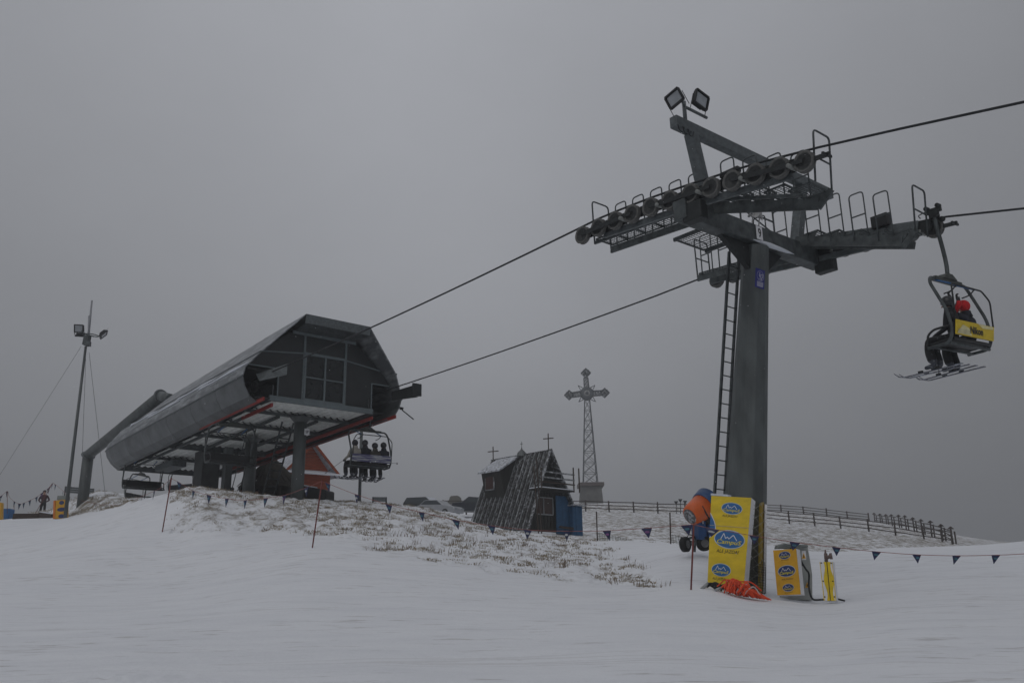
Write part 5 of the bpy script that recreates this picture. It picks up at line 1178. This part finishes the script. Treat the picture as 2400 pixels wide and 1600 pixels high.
# wire net between both mats
nt_ = thing('net_wrap', 'loose diamond cord net stretched between the two yellow mats at the pylon foot', 'net', P(1770, 1390, 18.1))
Fn = Face(P(1767, 1170, 18.05), P(1797, 1183, 18.4), P(1752, 1385, 18.0), P(1791, 1392, 18.2)); mb = MB()
for k in range(-2, 12):
    for sgn in (1, -1):
        pts = []
        for t in np.linspace(0, 1, 6):
            v_ = k/9+(t*.17 if sgn == 1 else (1-t)*.17)
            if 0 <= v_ <= 1: pts.append(Fn.at(t, v_, .02*math.sin(t*3.1)))
        if len(pts) > 1: mb.tube(pts, .004, 4)
mb.build('net_cords', mat('pale_cord', (.3, .3, .28), .7), nt_)
mb = MB(); 
for k in range(11): mb.beam(Fn.at(k/10*.9+.05, 0, .03), Fn.at(k/10*.9+.08, .33+.05*math.sin(k), .03), .006, .006)
for k in range(12): mb.beam(Fn.at(.03, k*.028, .03), Fn.at(.97, k*.028+.01, .03), .006, .006)
mb.build('plastic_mesh', DARKM, nt_)
# heap of orange netting
hp = P(1715, 1392, 17.3); heap = thing('orange_net_heap', 'heap of crumpled orange safety netting lying at the foot of the yellow mat', 'netting', hp)
mb = MB(); rr2 = random.Random(3)
gA = P(1690, 1385, 17.3); gB = P(1808, 1400, 17.2)
for k in range(46):
    t0 = rr2.uniform(-.02, .5); t1 = t0+rr2.uniform(.25, .55); a = gA.lerp(gB, t0); b = gA.lerp(gB, min(1.02, t1)); top_ = .26*max(0, 1-abs((t0+t1)/2-.32)*1.7)*rr2.uniform(.4, 1)+.02
    dep = rr2.uniform(-.25, .25); mid_ = a.lerp(b, rr2.uniform(.25, .5))+V((rr2.uniform(-.05, .05), dep, top_)); a = a+V((0, dep, rr2.uniform(-.04, .1 if t0 < .15 else .02))); b = b+V((0, dep*.6, -.04))
    mb.cur = 1 if k % 8 == 0 else 0
    mb.tube(arc([a, mid_, b], 5), [.012]+[rr2.uniform(.010, .022)]*9+[.01], 5)
mb.tube(arc([P(1704, 1386, 17.3), P(1702, 1366, 17.3), P(1706, 1358, 17.3), P(1735, 1362, 17.3), P(1760, 1364, 17.3), P(1785, 1384, 17.2)], 5), .014, 6)
o_ = mb.build('net_strands', [ORN, mat('pale_strand', (.5, .42, .4), .6)], heap)
jk = thing('dark_debris', 'dark hoses and straps lying under the left corner of the tall yellow mat', 'hoses', P(1668, 1380, 17.7)); mb = MB()
for k in range(9): a = P(1646+k*5, 1379-rr2.uniform(0, 9), 17.6); mb.tube(arc([a, a+V((.12, -.03, .05)), a+V((.25, .05, -.02)), a+V((.3, .1, -.06))]), .018, 6)
mb.build('hose_loops', BLK, jk)
mb = MB(); mb.tube([P(1644, 1380, 17.5), P(1660, 1366, 17.6)], .03, 6); mb.tube([P(1676, 1383, 17.4), P(1690, 1377, 17.4)], .03, 6); mb.build('strap_ends', mat('pale_hose', (.3, .32, .32), .6), jk)

# ------------------------------------------------------------------ electric cabinet with yellow mat
YB = 17.8
cab = thing('hydrant_cabinet', 'grey electrical cabinet with sloping lid and yellow warning triangles behind a yellow mat', 'cabinet', P(1880, 1405, 18.2))
a = [P(1866, 1278, 18), P(1893, 1279, 18.2), P(1899, 1310, 18.2), P(1904, 1345, 18.2), P(1905, 1406, 18.1), P(1850, 1406, 17.95), P(1850, 1290, 18)]
mb = MB(); mb.prism(a, V((-.05, .5, 0))); mb.build('cabinet_body', CREAM, cab, .015)
mb = MB(); a = [P(1820, 1284, 17.7), P(1822, 1276, 17.7), P(1841, 1272, 17.7), P(1846, 1274, 17.7), P(1893, 1276, 17.9), P(1895, 1281, 17.9)]; mb.prism(a, V((.05, .35, 0))); mb.build('cabinet_lid', LIDM, cab, .01)
for i, (cx_, cy_, s_) in enumerate(((1884, 1303, 9), (1892, 1371, 9))):
    mb = MB(); q = lambda dx, dy, o=0: P(cx_+dx, cy_+dy, 17.93-o); mb.add([q(-s_*.55, -13), q(s_*.5, -13), q(s_*.65, 8), q(-s_*.45, 8)], [(0, 1, 2, 3)]); mb.build('warning_label', WHT if i == 0 else CREAM, cab)
    mb = MB(); mb.add([q(-s_*.5, 5, .01), q(s_*.5, 5, .01), q(-.3, -8, .01)], [(0, 1, 2)]); mb.build('warning_triangle', mat('triangle_yellow', (.75, .38, .01), .5), cab)
    mb = MB(); mb.add([q(-1.2, 3, .02), q(1, 3, .02), q(.8, -3, .02), q(-.8, -3, .02)], [(0, 1, 2, 3)]); mb.build('warning_bolt', BLKT, cab)
mb = MB(); mb.prism([P(1879, 1312, 17.9), P(1887, 1328, 17.9), P(1880, 1325, 17.9)], V((0, .02, 0))); mb.build('plug_socket', BLK, cab)
mb = MB(); mb.tube(arc([P(1881, 1320, 17.85), P(1889, 1333, 17.8), P(1896, 1345, 17.8), P(1896, 1375, 17.8), P(1904, 1402, 17.7), P(1925, 1404.5, 17.5), P(1955, 1402, 17.5), P(1980, 1407, 17.4)], 6), .018, 7); mb.build('black_cable', BLK, cab)
ym = thing('yellow_cabinet_mat', 'orange yellow mat with three dark blue oval logos strapped to the grey cabinet', 'safety mat', P(1850, 1395, 17.6))
F2 = Face(P(1812, 1289, 17.8), P(1866, 1285, 17.5), P(1822, 1394, 17.7), P(1877, 1392, 17.4))
mb = MB(); mb.add([F2.at(0, 0), F2.at(1, 0), F2.at(1, 1), F2.at(0, 1)], [(0, 1, 2, 3)]); mb.build('mat_face', YELD, ym)
mb = MB(); mb.prism([q-F2.n*.012 for q in (F2.bl, F2.br, F2.tr, F2.tl)], -F2.n*.16); mb.build('mat_core', WHT, ym)
logo(F2, .48, .87, .48, .16, ym, NAVY, slant=.03, tl=(.48, .765, .3, .022)); logo(F2, .5, .52, .72, .235, ym, NAVY, slant=.03, tl=(.5, .34, .45, .03)); logo(F2, .5, .155, .46, .155, ym, NAVY, slant=.03, tl=(.5, .045, .3, .02))
# yellow hydrant post
yp = thing('hydrant_post', 'slim yellow and white padded hydrant post with valve on top, right of the cabinet', 'hydrant', P(1942, 1408, 17.6))
fl = [P(1921, 1316, 17.55), P(1951, 1316, 17.4)]; flb = [P(1931, 1407, 17.45), P(1960, 1407, 17.3)]
F3 = Face(fl[0], fl[1], flb[0], flb[1])
mb = MB(); mb.prism([F3.bl, F3.br, F3.tr, F3.tl], -F3.n*.1); mb.build('post_pad', WHT, yp)
mb = MB(); n_ = 14; Lf = [(.27+.09*math.sin(t/n_*9), t/n_) for t in range(n_+1)]; Rt = [(.90-.09*math.sin(t/n_*9)-.0, t/n_) for t in range(n_+1)]
mb.add([F3.at(a, b, .004) for a, b in Lf]+[F3.at(a, b, .004) for a, b in Rt], [(i, n_+1+i, n_+2+i, i+1) for i in range(n_)]); mb.build('yellow_wave_print', YEL, yp)
mb = MB(); F3.strip(mb, [(.55, 0), (.57, 1)], .014, .008); mb.build('seam', BLKT, yp); mb = MB(); mb.add([F3.at(a, b, .004) for a, b in ((0, 0), (.07, 0), (.04, 1), (0, 1))], [(0, 1, 2, 3)]); mb.add([F3.at(a, b, .004) for a, b in ((.94, 0), (1, 0), (1, 1), (.97, 1))], [(0, 1, 2, 3)]); mb.build('edge_print', YEL, yp)
mb = MB()
for a, b in ((.12, .97), (.12, .5), (.12, .1), (.9, .97), (.9, .5), (.9, .1)): mb.lathe(F3.at(a, b, .0), F3.n, [(0, .012), (.012, .012), (.012, 0)], 8)
mb.build('eyelets', DARKM, yp)
mb = MB(); mb.tube([P(1937, 1318, 17.6), P(1935, 1296, 17.6)], .035, 8); mb.tube([P(1935, 1302, 17.6), P(1934, 1287, 17.6)], [.03, .01], 7); mb.tube([P(1936, 1307, 17.6), P(1946, 1303, 17.5)], .035, 8); mb.lathe(P(1944, 1303, 17.5), V((1, -.4, .1)), [(0, 0), (0, .055), (.05, .06), (.05, 0)], 12); mb.build('valve', mat('rusty_valve', (.14, .10, .09), .6), yp)

# ------------------------------------------------------------------ snow cannon
YS = 23
b0_, b1_ = P(1619, 1208, YS-.2), P(1658, 1181, YS+.1); ad = (b1_-b0_).normalized(); Lb = (b1_-b0_).length
sb = P(1633, 1290, YS)
snc = thing('snow_cannon', 'orange and blue snow cannon on a two wheeled trailer behind the tall yellow mat', 'snow cannon', V((sb.x, sb.y, sb.z)))
mb = MB(); mb.lathe(b0_, ad, [(-.04, .20), (0, .25), (.08, .275), (Lb*.72, .34), (Lb*.72, .32), (.05, .24)], 32); mb.build('barrel', ORG, snc)
mb = MB(); mb.lathe(b0_, ad, [(Lb*.72, .35), (Lb*.76, .37), (Lb*1.1, .42), (Lb*1.1, .39), (Lb*.72, .34)], 32); mb.build('nozzle_ring', BLUC, snc)
mb = MB(); mb.lathe(b0_, ad, [(-.04, 0), (-.04, .19), (0, .24)], 24); mb.lathe(b0_-ad*.05, ad, [(0, .01), (0, .16)], 24); mb.build('intake_grille', mat('snowy_grille', (.1, .1, .1), .7, 0, .2, 12, 0, col2=(.45, .46, .48), thr=(.45, .6)), snc)
mb = MB(); mb.lathe(b0_, ad, [(Lb*1.0, .36), (Lb*.9, 0)], 24); mb.build('barrel_interior', BLK, snc)
mb = MB(); c = P(1638, 1243, YS); mb.obox(c, V((.11, .05, 0)), V((-.06, .2, 0)), V((.0, 0, .24))); mb.obox(c+V((.28, .1, .05)), V((.11, .05, 0)), V((-.05, .2, 0)), V((0, 0, .24))); mb.build('control_cabinet', BLUC, snc, .03)
mb = MB(); mb.tube(rounded([c+V((-.1, -.22, .15)), c+V((-.1, -.22, .36)), c+V((.07, -.22, .36)), c+V((.07, -.22, .15))], .04), .02, 6); mb.build('control_handle', mat('pale_handle', (.4, .4, .42), .5), snc)
mb = MB(); mb.tube([P(1646, 1185, YS-.35), P(1662, 1215, YS-.35)], .018, 6); mb.obox(P(1648, 1217, YS), V((.2, 0, 0)), V((0, .15, 0)), V((0, 0, .13))); mb.build('elevation_strut', DARKM, snc)
for px, py_, yw in ((1606, 1275, .9), (1650, 1273, .15)):
    c = P(px, py_, YS-(.35 if px < 1620 else .1)); axw = V((math.sin(yw), -math.cos(yw), 0)); mb = MB(); mb.cur = 0; mb.lathe(c, axw, [(-.08, .1), (-.09, .15), (-.06, .185), (.06, .185), (.09, .15), (.08, .1)], 28); mb.cur = 1; mb.lathe(c, axw, [(.08, .1), (.05, .06), (.07, .03), (.07, 0)], 20); mb.build('wheel', [TYRE, mat('dull_rim', (.12, .12, .12), .5)], snc)
mb = MB(); mb.beam(P(1606, 1275, YS-.3), P(1650, 1273, YS), .06, .06); mb.beam(P(1628, 1270, YS), P(1598, 1288, YS-.3), .05, .05); mb.beam(P(1629, 1262, YS), P(1628, 1292, YS-.1), .05, .05); mb.beam(P(1612, 1262, YS-.1), P(1632, 1255, YS), .05, .05); mb.build('trailer_frame', GALV, snc)
mb = MB(); mb.lathe(P(1620, 1262, YS-.3), V((.4, -1, .7)), [(0, .11), (.02, .12), (.04, .11)], 16); mb.build('hose_reel', DARKM, snc)

# ------------------------------------------------------------------ marker poles and pennant strings
polesd = [((378, 1246), (402, 1119), 27, 'red marker pole on the snow in front of the left shoulder of the mound'), ((730, 1283), (755, 1125), 22, 'leaning red marker pole on the snow in front of the station columns'), ((1619, 1380), (1626, 1228), 17.4, 'red marker pole with pennants just left of the tall yellow mat')]
for b_, t_, Y, lb_ in polesd:
    mb = MB(); mb.tube([P(b_[0], b_[1]+14, Y), P(*t_, Y-.05)], .017, 8); tag(mb.build('marker_pole', REDP), lb_, 'marker pole', 'red marker poles of the pennant line')
far_poles = [((17, 1195), (17, 1150), 55, 'thin pole holding pennants at the far left edge'), ((77, 1205), (123, 1132), 57, 'slanting thin pole holding pennants behind the person at far left'), ((33, 1208), (33, 1176), 60, 'short thin pole right of the far left blue barrel box')]
for b_, t_, Y, lb_ in far_poles:
    mb = MB(); mb.tube([P(b_[0], b_[1]+8, Y), P(*t_, Y)], .016, 6); tag(mb.build('marker_pole', REDP), lb_, 'marker pole', 'thin poles of the far left pennant line')
def pennants(label, pts, sw, sh, skew=0, ends=None, cols=None, r=.006):
    """pts: (px,py,Y) on the cord; those flagged carry a pennant"""
    t = thing('pennant_string', label, 'pennant string', P(*pts[0][:3]), 'strings of navy pennants')
    ln = [P(*p[:3]) for p in pts]; mb = MB(); mb.tube(arc(ln, 4), r, 5); mb.build('cord', STRG, t)
    for i, p in enumerate(pts):
        if len(p) < 4: continue
        a = P(*p[:3]); d = (ln[min(i+1, len(ln)-1)]-ln[max(i-1, 0)]).normalized(); w_ = sw*p[3]; h_ = sh
        twist = random.uniform(-.35, .35); dd = (d+V((0, twist, 0))).normalized(); tipd = random.uniform(-.05, .05)+skew
        tl_, tr_, tip = a-dd*w_/2, a+dd*w_/2, a-Zv*h_+dd*tipd+V((0, random.uniform(-.04, .04), 0))
        n_ = dd.cross(Zv).normalized()
        if n_.y > 0: n_ = -n_
        mb = MB(); ce = (tl_+tr_+tip)/3+n_*random.uniform(-.012, .012)
        mb.add([tl_, tr_, tip, ce], [(0, 3, 1), (1, 3, 2), (2, 3, 0)]); mb.add([q+n_*.003 for q in (tl_, tr_, tip, ce)], [(0, 1, 3), (1, 2, 3), (2, 0, 3)]); po = mb.build('pennant', PENN, t)
        c = (tl_+tr_)/2*.62+tip*.38+n_*.016; F = Face(c-dd*w_*.22+Zv*h_*.12, c+dd*w_*.22+Zv*h_*.12, c-dd*w_*.22-Zv*h_*.12, c+dd*w_*.22-Zv*h_*.12)
        mb = MB(); F.ell(mb, .5, .5, 1, 1, 0, 14); mb.build('pennant_print', random.choice([PT, PT, PP, PW, PT, PT]), po)
    return t
pennants('pennant string falling leftward from the left red pole across the brown bank', [(402, 1121, 27), (393, 1128, 27.5, 1), (377, 1142, 29), (362, 1150, 30, 1), (332, 1163, 33, .8), (305, 1175, 36, .8), (279, 1182, 40, .8), (250, 1183, 43, .8), (225, 1180, 46, .8), (190, 1172, 49)], .23, .3, .08)
pennants('pennant string dipping between the left and the middle red poles across the mound', [(402, 1121, 27), (420, 1130, 26.8, 1), (440, 1142, 26.5), (454, 1150, 26, .8), (490, 1160, 25.4, .9), (532, 1168, 25, .9), (575, 1172, 24.5, 1), (623, 1167, 24, 1), (667, 1160, 23.3, 1), (718, 1142, 22.5, 1.1), (755, 1127, 22)], .21, .24, .0)
pennants('pennant string from the middle red pole past the hut to the yellow mat', [(755, 1127, 22), (768, 1132, 21.9, 1.1), (800, 1145, 21.6), (837, 1159, 21.4, 1), (911, 1182, 21, .95), (988, 1200, 20.6, 1), (1068, 1218, 20.2, 1), (1152, 1231, 19.8, 1), (1237, 1241, 19.4, 1), (1328, 1244, 19, .9), (1422, 1243, 18.6, 1.1), (1515, 1237, 18, 1.2), (1609, 1230, 17.5, 1.4), (1626, 1229, 17.4)], .185, .2, .02)
pennants('pennant string running from the pole beside the yellow mat to the right past the cabinet', [(1626, 1229, 17.3), (1668, 1238, 17.1, 1.9), (1720, 1247, 17), (1768, 1255, 17, 1.2), (1863, 1270, 17, 1.3), (1960, 1282, 17, 1.25), (2054, 1292, 17, 1.25), (2148, 1299, 17, 1.25), (2242, 1301.5, 17, 1.25), (2334, 1300, 17, 1.25), (2400, 1297, 17), (2500, 1290, 17, 1.2), (2600, 1280, 17)], .155, .16, -.04)
pennants('pennant string rising from the far left edge over the standing person to the mast', [(-20, 1168, 54), (2, 1162, 54.5, .9), (17, 1151, 55, .8), (22, 1164, 55.5), (34, 1175, 56, .6), (46, 1180, 56.5, .6), (56, 1178, 56.5, .5), (70, 1172, 57, .6), (86, 1164, 57, .6), (99, 1154, 57, .9), (114, 1143, 57, .9), (123, 1132, 57, .6), (130, 1135, 56.5, .7), (148, 1150, 55, .8), (155, 1160, 53)], .3, .38, 0, r=.009)

# ------------------------------------------------------------------ left edge: mats, box, timber edging
ml = P(138, 1213, 50); lm = thing('yellow_mast_mat', 'small yellow and orange mat with blue ovals wrapped at the foot of the light mast', 'safety mat', ml)
F4 = Face(P(131, 1172, 50.3), P(157, 1170, 50.3), P(129, 1215, 50.3), P(157, 1213, 50.3))
mb = MB(); mb.prism([F4.bl, F4.br, F4.tr, F4.tl], -F4.n*.2); mb.build('mat_body', YELD, lm, .02)
mb = MB(); mb.prism([P(125, 1173, 50.35), P(130, 1172, 50.3), P(129, 1215, 50.3), P(124, 1215, 50.35)], V((0, .3, 0))); mb.build('orange_side', mat('orange_vinyl', (.6, .17, .015), .5), lm)
for v_, w_ in ((.85, .45), (.48, .75), (.12, .5)): mb = MB(); F4.ell(mb, .52, v_, w_, .22, .006); mb.build('logo_field', NAVY, lm)
hatb = MB(); hatb.obox(P(149, 1167, 50.6), V((.25, 0, 0)), V((0, .25, 0)), V((0, 0, .12))); hatb.build('mat_top_box', LIDM, lm, .02)
bb = P(14, 1215, 56); bl_ = MB(); bl_.prism([P(3, 1191, 55), P(23, 1191, 55), P(20, 1217, 55), P(5, 1217, 55)], V((0, .6, 0))); tag(bl_.build('blue_box', BLUL, None, .03), 'blue box standing behind the snow crest at the far left', 'box')
yy_ = MB(); yy_.prism([P(-12, 1176, 54), P(3, 1177, 54), P(2, 1217, 54), P(-12, 1217, 54)], V((0, .3, 0))); tag(yy_.build('yellow_mat', YELD, None, .03), 'yellow mat cut by the left edge of the picture', 'safety mat')
te = thing('timber_edging', 'low brown timber edging on the ground beside the person at far left', 'edging', P(60, 1214, 53))
for a, b in (((33, 1211, 53), (92, 1211, 53)), ((96, 1206, 53), (126, 1211, 52))):
    mb = MB(); mb.beam(P(*a), P(*b), .3, .3); mb.build('timber', BRW, te)
    mb = MB(); mb.beam(P(*a)+Zv*.17, P(*b)+Zv*.17, .28, .04); mb.build('edging_snow', SNOW_T if a[0] == 96 else BRW, te)

# ------------------------------------------------------------------ falling snow
fl_ = MB(); rs2 = np.random.RandomState(5)
for k in range(800):
    Y = 3+rs2.rand()**.8*24; px = rs2.uniform(-100, 2500); py_ = rs2.uniform(-100, 1500); c = P(px, py_, Y)
    r = Y/2187*rs2.uniform(.35, 1.15); d = V((rs2.normal(0, 1), rs2.normal(0, 1), rs2.normal(0, 1)))
    if c.z < plane_z(Y)+.6: continue
    vs = [c+V(q)*r for q in ((1, 0, 0), (-1, 0, 0), (0, 1, 0), (0, -1, 0), (0, 0, 1), (0, 0, -1))]
    fl_.add(vs, [(0, 2, 4), (2, 1, 4), (1, 3, 4), (3, 0, 4), (2, 0, 5), (1, 2, 5), (3, 1, 5), (0, 3, 5)])
fm = bpy.data.materials.new('snowflake'); fm.use_nodes = True; ft = fm.node_tree; ft.nodes.clear(); fo = ft.nodes.new('ShaderNodeOutputMaterial')
f1 = ft.nodes.new('ShaderNodeBsdfTranslucent'); f1.inputs[0].default_value = (.9, .9, .92, 1); f2 = ft.nodes.new('ShaderNodeBsdfDiffuse'); f2.inputs[0].default_value = (.9, .9, .92, 1); f3 = ft.nodes.new('ShaderNodeMixShader')
ft.links.new(f1.outputs[0], f3.inputs[1]); ft.links.new(f2.outputs[0], f3.inputs[2]); ft.links.new(f3.outputs[0], fo.inputs[0])
o_ = fl_.build('falling_snowflakes', fm); o_['kind'] = 'stuff'

# ------------------------------------------------------------------ thin fog
HAZE = .0022
zmin = float(verts[:, 2].min())-1
hzb = MB(); hzb.obox(V((0, 0, (zmin+45)/2)), V((480, 0, 0)), V((0, 480, 0)), V((0, 0, (45-zmin)/2)))
hm = bpy.data.materials.new('thin_fog'); hm.use_nodes = True; tt_ = hm.node_tree; tt_.nodes.clear()
ho = tt_.nodes.new('ShaderNodeOutputMaterial'); pv = tt_.nodes.new('ShaderNodeVolumePrincipled'); pv.inputs['Density'].default_value = HAZE; pv.inputs['Color'].default_value = (.85, .87, .9, 1)
tt_.links.new(pv.outputs[0], ho.inputs['Volume'])
h_o = hzb.build('haze', hm); h_o['kind'] = 'stuff'
